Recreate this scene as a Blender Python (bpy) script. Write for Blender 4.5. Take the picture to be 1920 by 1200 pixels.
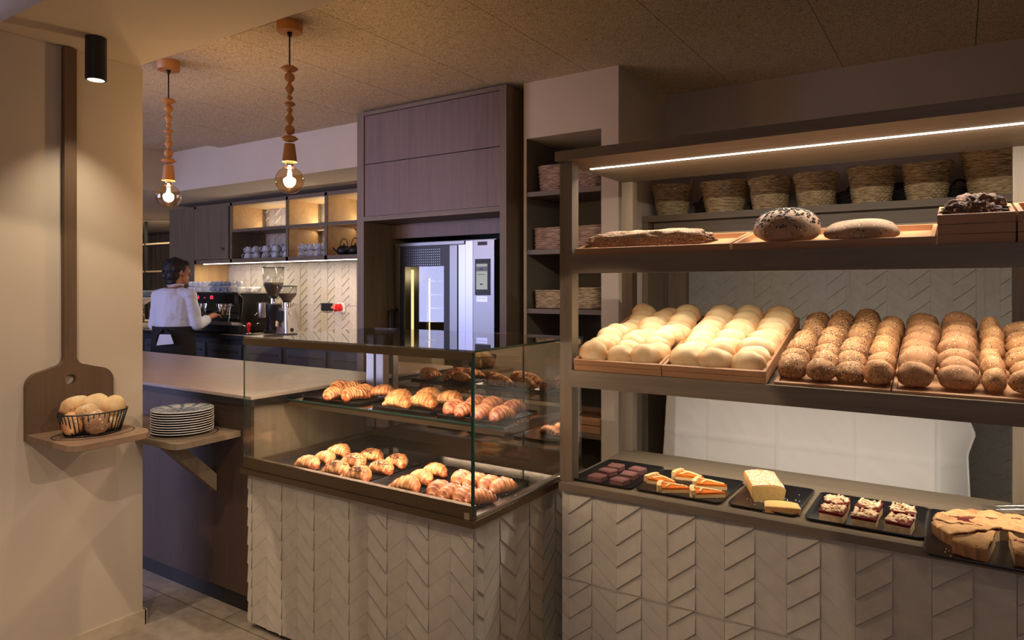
import bpy, bmesh, math, random
from mathutils import Vector, Matrix, noise
random.seed(7)
R = math.radians
for o in list(bpy.data.objects): bpy.data.objects.remove(o)
SC = bpy.context.scene
COL = SC.collection

# ------------------------------------------------------------------ camera
cam_d = bpy.data.cameras.new('camera'); cam_d.lens = 24; cam_d.sensor_width = 36
cam_d.shift_y = -0.031; cam_d.clip_start = 0.05; cam_d.clip_end = 60
cam = bpy.data.objects.new('camera', cam_d); COL.objects.link(cam)
cam.location = (0, 0, 1.45); cam.rotation_euler = (R(90), 0, R(33.275))
SC.camera = cam
# ------------------------------------------------------------------ world, view
w = bpy.data.worlds.new('world'); SC.world = w; w.use_nodes = True
w.node_tree.nodes['Background'].inputs[0].default_value = (1.0, 0.86, 0.72, 1)
w.node_tree.nodes['Background'].inputs[1].default_value = 0.014
SC.view_settings.view_transform = 'Standard'; SC.view_settings.look = 'None'
SC.view_settings.gamma = 1; SC.view_settings.use_curve_mapping = False
SC.view_settings.exposure = 0.0
# ------------------------------------------------------------------ lights
def area(name, loc, target, sx, sy, power, color, spread=180):
    d = bpy.data.lights.new(name, 'AREA'); d.shape = 'RECTANGLE'; d.size = sx; d.size_y = sy
    d.energy = power; d.color = color; d.spread = R(spread)
    o = bpy.data.objects.new(name, d); COL.objects.link(o); o.location = loc
    v = Vector(target) - Vector(loc); o.rotation_euler = v.to_track_quat('-Z', 'Y').to_euler()
    return o
def spot(name, loc, target, power, color, deg, blend=0.3, rad=0.02):
    d = bpy.data.lights.new(name, 'SPOT'); d.energy = power; d.color = color
    d.spot_size = R(deg); d.spot_blend = blend; d.shadow_soft_size = rad
    o = bpy.data.objects.new(name, d); COL.objects.link(o); o.location = loc
    v = Vector(target) - Vector(loc); o.rotation_euler = v.to_track_quat('-Z', 'Y').to_euler()
    return o
def point(name, loc, power, color, rad=0.03):
    d = bpy.data.lights.new(name, 'POINT'); d.energy = power; d.color = color; d.shadow_soft_size = rad
    o = bpy.data.objects.new(name, d); COL.objects.link(o); o.location = loc; return o
WARM = (1.0, 0.74, 0.48); NEUT = (1.0, 0.86, 0.70); COOL = (0.54, 0.57, 1.0)
PEACH = (1.0, 0.80, 0.62); CASE = (1.0, 0.72, 0.54)
# daylight of the shop windows on the far left behind the pillar wall
area('window_daylight', (-6.2, -1.8, 1.9), (-4.2, 3.5, 1.9), 3.0, 2.0, 205, COOL)
area('shop_window_daylight', (0.6, -3.2, 1.7), (-2.2, 3.4, 1.7), 3.0, 1.6, 17, (0.86, 0.80, 1.0))
# light strips (each sits at its visible strip)
def strip_light(name, x0, x1, y, z, power, color, tilt=0.0, wid=0.012, spread=180):
    o = area(name, ((x0+x1)/2, y, z), ((x0+x1)/2, y+tilt, z-1), abs(x1-x0), wid, power, color, spread)
    d = Vector((0, tilt, -1)).normalized(); xa = Vector((1, 0, 0)); za = -d; ya = za.cross(xa)
    o.rotation_euler = Matrix((xa, ya, za)).transposed().to_euler()
    return o
strip_light('canopy_strip_light', -1.25, 0.68, 2.485, 1.925, 17, (1.0, 0.91, 0.80), 0.35)
strip_light('upper_shelf_strip_light', -1.20, 0.66, 2.43, 1.568, 6.8, (1.0, 0.92, 0.80), 0.0, spread=128)
strip_light('lower_shelf_strip_light', -1.20, 0.66, 2.42, 1.122, 8.0, (1.0, 0.91, 0.80), 0.70, spread=130)
strip_light('cabinet_shelf_strip_light', -2.48, -1.40, 2.04, 0.918, 4.5, CASE, -0.15)
strip_light('cabinet_top_strip_light', -2.48, -1.38, 1.86, 1.215, 8.5, CASE, 0.35)
strip_light('coffee_strip_light', -6.45, -3.50, 4.135, 1.69, 16, (1.0, 0.85, 0.66), 0.12)
for i, (xa, xb) in enumerate([(-5.95, -5.20), (-5.12, -4.68), (-4.60, -3.90)]):
    o = area('cubby_light', ((xa+xb)/2, 4.44, 2.05), ((xa+xb)/2, 4.30, 2.3), xb-xa, 0.012, 1.6, (1.0, 0.86, 0.64))
for i, (xa, xb) in enumerate([(-5.12, -4.68), (-4.60, -3.90)]):
    area('cubby_light', ((xa+xb)/2, 4.43, 1.99), ((xa+xb)/2, 4.25, 1.7), xb-xa, 0.012, 0.5, (1.0, 0.78, 0.52))
# ceiling spots of the room (their black cans hang from the soffit and ceiling)
spot('wall_spot', (-2.738, 1.298, 2.235), (-2.80, 1.30, 0.0), 27, (1.0, 0.85, 0.65), 88, 0.95)
SPOTS = [((-0.9, 0.75, 2.38), (-1.15, 2.3, 0.55), 46, 42), ((-2.15, 0.35, 2.38), (-2.0, 1.85, 0.2), 15, 62),
         ((0.5, 0.4, 2.38), (0.1, 2.3, 0.2), 9, 50),
         ((-0.6, -0.4, 2.55), (-2.95, 1.1, 0.35), 75, 44), ((0.9, 0.9, 2.55), (-2.95, 0.9, 0.2), 78, 40),
         ((-1.9, 0.3, 2.55), (-2.72, 1.72, 0.0), 70, 17)]
for l, t, p, dg in SPOTS:
    spot('ceiling_spot', l, t, p, PEACH, dg, 0.12, 0.012)
BULBS = [(-3.531, 2.04, 1.946), (-2.548, 2.04, 1.948)]
for b in BULBS: point('pendant_bulb_light', b, 9.5, (1.0, 0.76, 0.50), 0.03)
area('rear_room_light', (-8.6, 4.6, 2.2), (-8.8, 5.0, 1.0), 1.2, 0.6, 26, (1.0, 0.8, 0.55))
point('oven_lamp', (-3.10, 3.95, 1.55), 1.6, (1.0, 0.8, 0.45), 0.04)

# ------------------------------------------------------------------ materials
def srgb(r, g, b):
    f = lambda c: (c/255/12.92) if c/255 <= 0.04045 else ((c/255+0.055)/1.055)**2.4
    return (f(r), f(g), f(b), 1)
def newmat(name):
    m = bpy.data.materials.new(name); m.use_nodes = True
    nt = m.node_tree; return m, nt, nt.nodes['Principled BSDF']
def N(nt, t, **kw):
    n = nt.nodes.new(t)
    for k, v in kw.items():
        if k in n.inputs: n.inputs[k].default_value = v
        else: setattr(n, k, v)
    return n
def ramp(nt, src, stops):
    r = nt.nodes.new('ShaderNodeValToRGB'); cr = r.color_ramp
    while len(cr.elements) < len(stops): cr.elements.new(0.5)
    for e, (p, c) in zip(cr.elements, stops): e.position = p; e.color = c
    nt.links.new(src, r.inputs[0]); return r.outputs[0]
def coords(nt, scale=(1, 1, 1), rot=(0, 0, 0)):
    tc = nt.nodes.new('ShaderNodeTexCoord'); mp = nt.nodes.new('ShaderNodeMapping')
    mp.inputs['Scale'].default_value = scale; mp.inputs['Rotation'].default_value = rot
    nt.links.new(tc.outputs['Object'], mp.inputs[0]); return mp.outputs[0]
def bump(nt, bs, src, strength, dist):
    b = nt.nodes.new('ShaderNodeBump'); b.inputs['Strength'].default_value = strength
    b.inputs['Distance'].default_value = dist; nt.links.new(src, b.inputs['Height'])
    nt.links.new(b.outputs[0], bs.inputs['Normal'])
def plain(name, c, rough=0.5, metal=0.0, emit=None, es=0, spec=None, nz=0.0, nscale=30, bmp=0.0):
    m, nt, bs = newmat(name)
    bs.inputs['Base Color'].default_value = c; bs.inputs['Roughness'].default_value = rough
    bs.inputs['Metallic'].default_value = metal
    if spec is not None: bs.inputs['Specular IOR Level'].default_value = spec
    if emit: bs.inputs['Emission Color'].default_value = emit; bs.inputs['Emission Strength'].default_value = es
    n = N(nt, 'ShaderNodeTexNoise', Scale=nscale, Detail=4.0); nt.links.new(coords(nt), n.inputs['Vector'])
    if nz:
        lo = tuple(x*(1-nz) for x in c[:3])+(1,); hi = tuple(min(1, x*(1+nz)) for x in c[:3])+(1,)
        nt.links.new(ramp(nt, n.outputs[0], [(0.3, lo), (0.7, hi)]), bs.inputs['Base Color'])
    if bmp: bump(nt, bs, n.outputs[0], 0.5, bmp)
    return m
def wood(name, c, axis='X', dark=0.62, rough=0.5, scale=1.0):
    m, nt, bs = newmat(name)
    s = {'X': (1.2, 22, 22), 'Y': (22, 1.2, 22), 'Z': (22, 22, 1.2)}[axis]
    s = tuple(v*scale for v in s)
    v = coords(nt, s)
    n1 = N(nt, 'ShaderNodeTexNoise', Scale=0.7, Detail=6.0, Roughness=0.6, Distortion=1.6); nt.links.new(v, n1.inputs['Vector'])
    n2 = N(nt, 'ShaderNodeTexNoise', Scale=6.0, Detail=3.0, Roughness=0.7); nt.links.new(v, n2.inputs['Vector'])
    n3 = N(nt, 'ShaderNodeTexNoise', Scale=1.6, Detail=2.0); nt.links.new(coords(nt), n3.inputs['Vector'])
    mx = N(nt, 'ShaderNodeMath', operation='MULTIPLY_ADD'); nt.links.new(n2.outputs[0], mx.inputs[0]); mx.inputs[1].default_value = 0.35
    nt.links.new(n1.outputs[0], mx.inputs[2])
    m2 = N(nt, 'ShaderNodeMath', operation='MULTIPLY_ADD'); nt.links.new(n3.outputs[0], m2.inputs[0]); m2.inputs[1].default_value = 0.35
    nt.links.new(mx.outputs[0], m2.inputs[2])
    dark = dark**0.7; lo = tuple(x*dark for x in c[:3])+(1,); hi = tuple(min(1, x*1.15) for x in c[:3])+(1,)
    nt.links.new(ramp(nt, m2.outputs[0], [(0.55, lo), (0.82, c), (1.05, hi)]), bs.inputs['Base Color'])
    bs.inputs['Roughness'].default_value = rough
    bump(nt, bs, mx.outputs[0], 0.25, 0.0015)
    return m
def bread(name, base, crust, seeds=0.0, seed_dark=None, seed_light=None, scale=9.0, rough=0.72, flour=0.0, sscale=230):
    m, nt, bs = newmat(name); v = coords(nt)
    n = N(nt, 'ShaderNodeTexNoise', Scale=scale*2.2, Detail=7.0, Roughness=0.68); nt.links.new(v, n.inputs['Vector'])
    ge = nt.nodes.new('ShaderNodeAttribute'); ge.attribute_name = 'crust'
    a = N(nt, 'ShaderNodeMath', operation='MULTIPLY_ADD'); nt.links.new(n.outputs[0], a.inputs[0]); a.inputs[1].default_value = 0.9
    nt.links.new(ge.outputs['Fac'], a.inputs[2])
    col = ramp(nt, a.outputs[0], [(0.35, base), (1.0, crust)])
    h = n.outputs[0]
    if seeds:
        vo = N(nt, 'ShaderNodeTexVoronoi', Scale=sscale); nt.links.new(v, vo.inputs['Vector'])
        lt = N(nt, 'ShaderNodeMath', operation='LESS_THAN'); nt.links.new(vo.outputs['Distance'], lt.inputs[0]); lt.inputs[1].default_value = 0.36
        sep = nt.nodes.new('ShaderNodeSeparateColor'); nt.links.new(vo.outputs['Color'], sep.inputs[0])
        g1 = N(nt, 'ShaderNodeMath', operation='LESS_THAN'); nt.links.new(sep.outputs[0], g1.inputs[0]); g1.inputs[1].default_value = seeds
        mu = N(nt, 'ShaderNodeMath', operation='MULTIPLY'); nt.links.new(lt.outputs[0], mu.inputs[0]); nt.links.new(g1.outputs[0], mu.inputs[1])
        g2 = N(nt, 'ShaderNodeMath', operation='LESS_THAN'); nt.links.new(sep.outputs[1], g2.inputs[0]); g2.inputs[1].default_value = 0.62
        sc_ = N(nt, 'ShaderNodeMix', data_type='RGBA'); nt.links.new(g2.outputs[0], sc_.inputs[0])
        sc_.inputs[6].default_value = seed_light; sc_.inputs[7].default_value = seed_dark
        mx = N(nt, 'ShaderNodeMix', data_type='RGBA'); nt.links.new(mu.outputs[0], mx.inputs[0])
        nt.links.new(col, mx.inputs[6]); nt.links.new(sc_.outputs[2], mx.inputs[7]); col = mx.outputs[2]
        ad = N(nt, 'ShaderNodeMath', operation='MULTIPLY_ADD'); nt.links.new(mu.outputs[0], ad.inputs[0]); ad.inputs[1].default_value = 0.6
        nt.links.new(n.outputs[0], ad.inputs[2]); h = ad.outputs[0]
    if flour:
        n4 = N(nt, 'ShaderNodeTexNoise', Scale=140.0, Detail=2.0); nt.links.new(v, n4.inputs['Vector'])
        ng = nt.nodes.new('ShaderNodeNewGeometry'); sx = nt.nodes.new('ShaderNodeSeparateXYZ'); nt.links.new(ng.outputs['Normal'], sx.inputs[0])
        pr = N(nt, 'ShaderNodeMath', operation='MULTIPLY'); nt.links.new(n4.outputs[0], pr.inputs[0]); nt.links.new(sx.outputs[2], pr.inputs[1])
        ff = ramp(nt, pr.outputs[0], [(0.40, (0, 0, 0, 1)), (0.60, (flour, flour, flour, 1))])
        mx = N(nt, 'ShaderNodeMix', data_type='RGBA'); nt.links.new(ff, mx.inputs[0]); nt.links.new(col, mx.inputs[6])
        mx.inputs[7].default_value = (0.9, 0.88, 0.84, 1); col = mx.outputs[2]
    nt.links.new(col, bs.inputs['Base Color']); bs.inputs['Roughness'].default_value = rough
    bump(nt, bs, h, 0.7, 0.003 if seeds else 0.002)
    return m
def glass(name, tint=(1, 1, 1, 1), ior=1.45, extra=0.0):
    m = bpy.data.materials.new(name); m.use_nodes = True; nt = m.node_tree; nt.nodes.clear()
    out = nt.nodes.new('ShaderNodeOutputMaterial'); mix = nt.nodes.new('ShaderNodeMixShader')
    t = nt.nodes.new('ShaderNodeBsdfTransparent'); t.inputs[0].default_value = tint
    g = nt.nodes.new('ShaderNodeBsdfGlossy'); g.inputs['Roughness'].default_value = 0.0
    f = nt.nodes.new('ShaderNodeLayerWeight'); f.inputs[0].default_value = 0.5
    pw = N(nt, 'ShaderNodeMath', operation='POWER'); nt.links.new(f.outputs['Facing'], pw.inputs[0]); pw.inputs[1].default_value = 4.0
    f0 = ((ior-1)/(ior+1))**2+extra
    ad = N(nt, 'ShaderNodeMath', operation='MULTIPLY_ADD'); nt.links.new(pw.outputs[0], ad.inputs[0]); ad.inputs[1].default_value = 0.9-f0; ad.inputs[2].default_value = f0; ad.use_clamp = True
    nt.links.new(ad.outputs[0], mix.inputs[0]); nt.links.new(t.outputs[0], mix.inputs[1]); nt.links.new(g.outputs[0], mix.inputs[2])
    nt.links.new(mix.outputs[0], out.inputs[0]); return m
def emis(name, c, s):
    m = bpy.data.materials.new(name); m.use_nodes = True; nt = m.node_tree; nt.nodes.clear()
    out = nt.nodes.new('ShaderNodeOutputMaterial'); e = nt.nodes.new('ShaderNodeEmission')
    e.inputs[0].default_value = c; e.inputs[1].default_value = s; nt.links.new(e.outputs[0], out.inputs[0]); return m
def weave(name, c1, c2, sx=90, sz=110):
    m, nt, bs = newmat(name)
    n = N(nt, 'ShaderNodeTexNoise', Scale=1.0, Detail=2.0); nt.links.new(coords(nt, (26, 26, 150)), n.inputs['Vector'])
    nt.links.new(ramp(nt, n.outputs[0], [(0.3, c1), (0.65, c2)]), bs.inputs['Base Color']); bs.inputs['Roughness'].default_value = 0.6
    return m
OAK = srgb(114, 98, 78)
M = {}
for ax in 'XYZ':
    M['oak'+ax] = wood('dark oak grain '+ax, OAK, ax)
    M['lite'+ax] = wood('light oak grain '+ax, srgb(196, 158, 110), ax, 0.75)
    M['tray'+ax] = wood('beech grain '+ax, srgb(168, 122, 84), ax, 0.72, 0.45)
M['bar'] = wood('bar front veneer', srgb(74, 56, 45), 'Z')
M['peelZ'] = wood('peel board oak upright', srgb(104, 80, 60), 'Z')
M['peelY'] = wood('peel board oak shelf', srgb(126, 100, 78), 'Y')
M['ovw'] = wood('oven cabinet veneer', srgb(112, 92, 84), 'Z', 0.6)
M['wall'] = plain('painted plaster', srgb(206, 190, 168), 0.85, nz=0.03, nscale=4)
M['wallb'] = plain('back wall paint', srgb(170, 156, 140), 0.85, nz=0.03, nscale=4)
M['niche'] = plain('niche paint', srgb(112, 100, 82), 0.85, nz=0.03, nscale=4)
M['tile'] = plain('relief stone tile', srgb(190, 178, 160), 0.62, nz=0.07, nscale=26, bmp=0.0012)
M['tile_shaded'] = plain('relief tile darkened for shade', srgb(150, 142, 130), 0.7, nz=0.07, nscale=26, bmp=0.0012)  # same relief tile, with the dim back wall's shade put into its colour
M['grout'] = plain('grout', srgb(170, 152, 134), 0.9)
M['stone'] = plain('travertine', srgb(196, 178, 152), 0.55, nz=0.16, nscale=9, bmp=0.001)
M['bartop'] = plain('pale stone bar top', srgb(172, 155, 143), 0.34, nz=0.06, nscale=12)
M['black'] = plain('black powder coat', srgb(22, 21, 21), 0.45)
M['slate'] = plain('black slate melamine', srgb(24, 22, 22), 0.28, nz=0.2, nscale=60)
M['kick'] = plain('black kickboard', srgb(26, 24, 26), 0.5)
M['bronze'] = plain('bronze anodised frame', srgb(112, 96, 76), 0.38, 0.85)
M['steel'] = plain('brushed steel', srgb(205, 202, 200), 0.28, 1.0)
M['steeld'] = plain('darker brushed steel', srgb(140, 140, 146), 0.3, 1.0)
M['ovsteel'] = plain('oven brushed steel', srgb(124, 124, 124), 0.36, 0.9)
M['chrome'] = plain('chrome', srgb(220, 218, 214), 0.08, 1.0)
M['mirror'] = plain('mirrored glass', srgb(188, 180, 168), 0.02, 1.0)
M['deck'] = plain('polished dark deck', srgb(46, 40, 36), 0.12, 0.3)
M['glass'] = glass('display glass', (0.97, 0.985, 0.975, 1))
M['gedge'] = plain('green glass edge', srgb(16, 54, 46), 0.2)
M['amber'] = glass('amber bulb glass', (1.0, 0.84, 0.62, 1), 1.5, 0.08)
M['clear'] = glass('clear hopper plastic', (0.93, 0.93, 0.91, 1), 1.4, 0.02)
M['ovglass'] = glass('oven door glass', (0.75, 0.74, 0.70, 1), 1.5, 0.03)
M['fil'] = emis('glowing filament', (1.0, 0.66, 0.34, 1), 90)
M['led'] = emis('led strip', (1.0, 0.90, 0.74, 1), 9)
M['ledp'] = emis('warm led strip', (1.0, 0.80, 0.62, 1), 7)
M['ledl'] = emis('spot lens', (1.0, 0.85, 0.65, 1), 1.6)
M['red'] = emis('red digits', (1.0, 0.04, 0.08, 1), 1.6)
M['redp'] = plain('red plastic', srgb(206, 24, 26), 0.35)
M['white'] = plain('white porcelain', srgb(226, 224, 220), 0.2)
M['marble'] = plain('grey marbled porcelain', srgb(200, 202, 206), 0.22, nz=0.22, nscale=30)
M['cupgrey'] = plain('blue grey porcelain', srgb(140, 150, 166), 0.25)
M['iron'] = plain('black cast iron', srgb(16, 15, 16), 0.5)
M['cupb'] = plain('anthracite cupboard front', srgb(72, 72, 78), 0.5)
M['cupbf'] = plain('anthracite rail', srgb(52, 52, 58), 0.5)
M['peg'] = wood('pendant beech', srgb(196, 136, 76), 'Z', 0.8)
M['cloth'] = plain('white linen', srgb(222, 216, 206), 0.9, nz=0.02, nscale=6)
M['shirt'] = plain('white cotton shirt', srgb(212, 212, 226), 0.85)
M['apron'] = plain('black apron cloth', srgb(30, 24, 28), 0.85)
M['trous'] = plain('black trousers', srgb(18, 17, 20), 0.9)
M['skin'] = plain('skin', srgb(186, 124, 98), 0.5)
M['hair'] = plain('dark brown hair', srgb(30, 20, 18), 0.55, nz=0.3, nscale=80)
M['leather'] = plain('tan leather strap', srgb(128, 84, 54), 0.6)
M['paper'] = plain('white paper napkin', srgb(220, 218, 224), 0.8)
M['beans'] = plain('coffee beans', srgb(62, 40, 28), 0.5, nz=0.5, nscale=160, bmp=0.004)
M['wick1'] = weave('pale wicker', srgb(124, 100, 68), srgb(206, 180, 134))
M['wick2'] = weave('grey brown wicker', srgb(112, 86, 68), srgb(190, 156, 128))
M['wickd'] = weave('dark wicker', srgb(30, 24, 20), srgb(56, 46, 38))
M['curt'] = plain('dark curtain', srgb(66, 54, 42), 0.8, nz=0.3, nscale=5)
M['seedd'] = plain('dark seeds', srgb(48, 38, 38), 0.5)
M['seedl'] = plain('sugar grains', srgb(240, 236, 228), 0.5)
M['choc'] = plain('chocolate chips', srgb(84, 36, 22), 0.5)
M['white_roll'] = bread('pale roll crust', srgb(234, 206, 156), srgb(196, 134, 72), scale=5)
M['seed_roll'] = bread('seeded roll crust', srgb(184, 132, 82), srgb(124, 76, 40), 0.7, srgb(50, 34, 26), srgb(232, 202, 156), 8, sscale=165)
M['sesame_roll'] = bread('lightly seeded roll crust', srgb(200, 146, 92), srgb(150, 92, 50), 0.4, srgb(66, 44, 32), srgb(240, 214, 168), 8, sscale=180)
M['plain_roll'] = bread('slashed brown roll crust', srgb(188, 134, 88), srgb(124, 76, 42), 0.22, srgb(72, 46, 32), srgb(232, 200, 150), 7, sscale=200)
M['croi'] = bread('croissant crust', srgb(240, 192, 130), srgb(160, 78, 32), scale=14, rough=0.42)
M['croid'] = bread('dark croissant crust', srgb(224, 160, 100), srgb(136, 58, 24), scale=12, rough=0.42, flour=0.4)
M['almond'] = bread('almond croissant crust', srgb(240, 196, 130), srgb(176, 98, 44), 0.4, srgb(210, 160, 96), srgb(250, 236, 204), 12, sscale=180)
M['rye'] = bread('seeded rye loaf', srgb(188, 148, 108), srgb(128, 88, 58), 0.6, srgb(60, 42, 34), srgb(224, 200, 164), 10, sscale=170)
M['ryed'] = bread('dark grain loaf', srgb(116, 80, 56), srgb(60, 38, 26), 0.7, srgb(42, 28, 22), srgb(206, 182, 150), 14, sscale=110)
M['brownloaf'] = bread('round brown loaf', srgb(190, 150, 112), srgb(130, 92, 60), 0.2, srgb(60, 42, 34), srgb(224, 200, 164), 10, sscale=150)
M['pale_seed'] = bread('pale speckled roll', srgb(226, 192, 142), srgb(184, 124, 68), 0.14, srgb(96, 66, 42), srgb(240, 226, 196), 9, sscale=150, flour=0.4)
M['rustic'] = bread('floury rustic roll', srgb(176, 136, 96), srgb(112, 76, 48), 0.3, srgb(70, 48, 34), srgb(230, 210, 180), 9, sscale=130, flour=0.7)
M['brownie'] = bread('reddish brownie', srgb(118, 74, 66), srgb(72, 38, 34), scale=26, rough=0.7)
M['pastry'] = bread('shortcrust pastry', srgb(222, 184, 122), srgb(176, 118, 62), scale=24)
M['apricot'] = plain('apricot glaze', srgb(200, 96, 22), 0.25, nz=0.2, nscale=50)
M['cake'] = bread('sponge crust', srgb(206, 148, 80), srgb(160, 96, 44), scale=14, flour=0.45)
M['sponge'] = plain('pale cake sponge', srgb(206, 174, 128), 0.85, nz=0.2, nscale=120, bmp=0.002)
M['crumb'] = plain('yellow sponge crumb', srgb(216, 176, 104), 0.8, nz=0.12, nscale=90, bmp=0.002)
M['cherry'] = plain('cherry filling', srgb(92, 12, 24), 0.25, nz=0.4, nscale=70)
M['crumble'] = bread('sugared crumble', srgb(222, 184, 136), srgb(172, 116, 72), scale=34, flour=0.4)
M['tart'] = bread('golden cake crust', srgb(206, 158, 102), srgb(146, 92, 50), scale=26)
M['tartside'] = bread('cake side crust', srgb(176, 124, 78), srgb(116, 74, 42), scale=40)
M['platetop'] = None
def plate_mat():
    m, nt, bs = newmat('patterned blue grey plate')
    tc = nt.nodes.new('ShaderNodeTexCoord'); s = nt.nodes.new('ShaderNodeSeparateXYZ'); nt.links.new(tc.outputs['Object'], s.inputs[0])
    at = N(nt, 'ShaderNodeMath', operation='ARCTAN2'); nt.links.new(s.outputs[1], at.inputs[0]); nt.links.new(s.outputs[0], at.inputs[1])
    le = N(nt, 'ShaderNodeVectorMath', operation='LENGTH'); nt.links.new(tc.outputs['Object'], le.inputs[0])
    mu = N(nt, 'ShaderNodeMath', operation='MULTIPLY'); nt.links.new(at.outputs[0], mu.inputs[0]); mu.inputs[1].default_value = 11
    sn = N(nt, 'ShaderNodeMath', operation='SINE'); nt.links.new(mu.outputs[0], sn.inputs[0])
    c1 = ramp(nt, sn.outputs[0], [(0.35, srgb(178, 182, 184)), (0.75, srgb(96, 116, 134))])
    mu2 = N(nt, 'ShaderNodeMath', operation='MULTIPLY'); nt.links.new(at.outputs[0], mu2.inputs[0]); mu2.inputs[1].default_value = 8
    sn2 = N(nt, 'ShaderNodeMath', operation='SINE'); nt.links.new(mu2.outputs[0], sn2.inputs[0])
    c2 = ramp(nt, sn2.outputs[0], [(0.4, srgb(150, 160, 170)), (0.5, srgb(40, 48, 62))])
    f = ramp(nt, le.outputs['Value'], [(0.0, (1, 1, 1, 1)), (0.052, (1, 1, 1, 1)), (0.054, (0, 0, 0, 1))])
    mx = N(nt, 'ShaderNodeMix', data_type='RGBA'); nt.links.new(f, mx.inputs[0]); nt.links.new(c1, mx.inputs[6]); nt.links.new(c2, mx.inputs[7])
    rg = N(nt, 'ShaderNodeMath', operation='COMPARE'); nt.links.new(le.outputs['Value'], rg.inputs[0]); rg.inputs[1].default_value = 0.066; rg.inputs[2].default_value = 0.0014
    mx2 = N(nt, 'ShaderNodeMix', data_type='RGBA'); nt.links.new(rg.outputs[0], mx2.inputs[0]); nt.links.new(mx.outputs[2], mx2.inputs[6]); mx2.inputs[7].default_value = srgb(50, 50, 56)
    nt.links.new(mx2.outputs[2], bs.inputs['Base Color']); bs.inputs['Roughness'].default_value = 0.15
    return m
M['platetop'] = plate_mat()
def ceil_mat():
    m, nt, bs = newmat('wood wool ceiling board')
    n = N(nt, 'ShaderNodeTexNoise', Scale=75.0, Detail=3.0, Distortion=2.5); nt.links.new(coords(nt), n.inputs['Vector'])
    n2 = N(nt, 'ShaderNodeTexNoise', Scale=2.0, Detail=2.0); nt.links.new(coords(nt), n2.inputs['Vector'])
    nt.links.new(ramp(nt, n.outputs[0], [(0.30, srgb(120, 98, 74)), (0.46, srgb(206, 184, 152)), (0.7, srgb(236, 218, 190))]), bs.inputs['Base Color'])
    bs.inputs['Roughness'].default_value = 0.95; bump(nt, bs, n.outputs[0], 0.8, 0.006); return m
M['ceil'] = ceil_mat()
def floor_mat():
    m, nt, bs = newmat('beige stone floor tiles')
    br = nt.nodes.new('ShaderNodeTexBrick'); br.offset = 0.5
    br.inputs['Scale'].default_value = 1.0; br.inputs['Brick Width'].default_value = 0.9; br.inputs['Row Height'].default_value = 0.6
    br.inputs['Mortar Size'].default_value = 0.003; br.inputs['Color1'].default_value = srgb(176, 160, 138); br.inputs['Color2'].default_value = srgb(166, 150, 130)
    br.inputs['Mortar'].default_value = srgb(110, 98, 86); nt.links.new(coords(nt, rot=(0, 0, R(0))), br.inputs['Vector'])
    n = N(nt, 'ShaderNodeTexNoise', Scale=20.0, Detail=5.0); nt.links.new(coords(nt), n.inputs['Vector'])
    c = ramp(nt, n.outputs[0], [(0.3, (0.75, 0.74, 0.72, 1)), (0.65, (1, 1, 1, 1))])
    mx = N(nt, 'ShaderNodeMix', data_type='RGBA', blend_type='MULTIPLY'); mx.inputs[0].default_value = 1
    nt.links.new(br.outputs[0], mx.inputs[6]); nt.links.new(c, mx.inputs[7]); nt.links.new(mx.outputs[2], bs.inputs['Base Color'])
    bs.inputs['Roughness'].default_value = 0.4; return m
M['floor'] = floor_mat()

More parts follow.
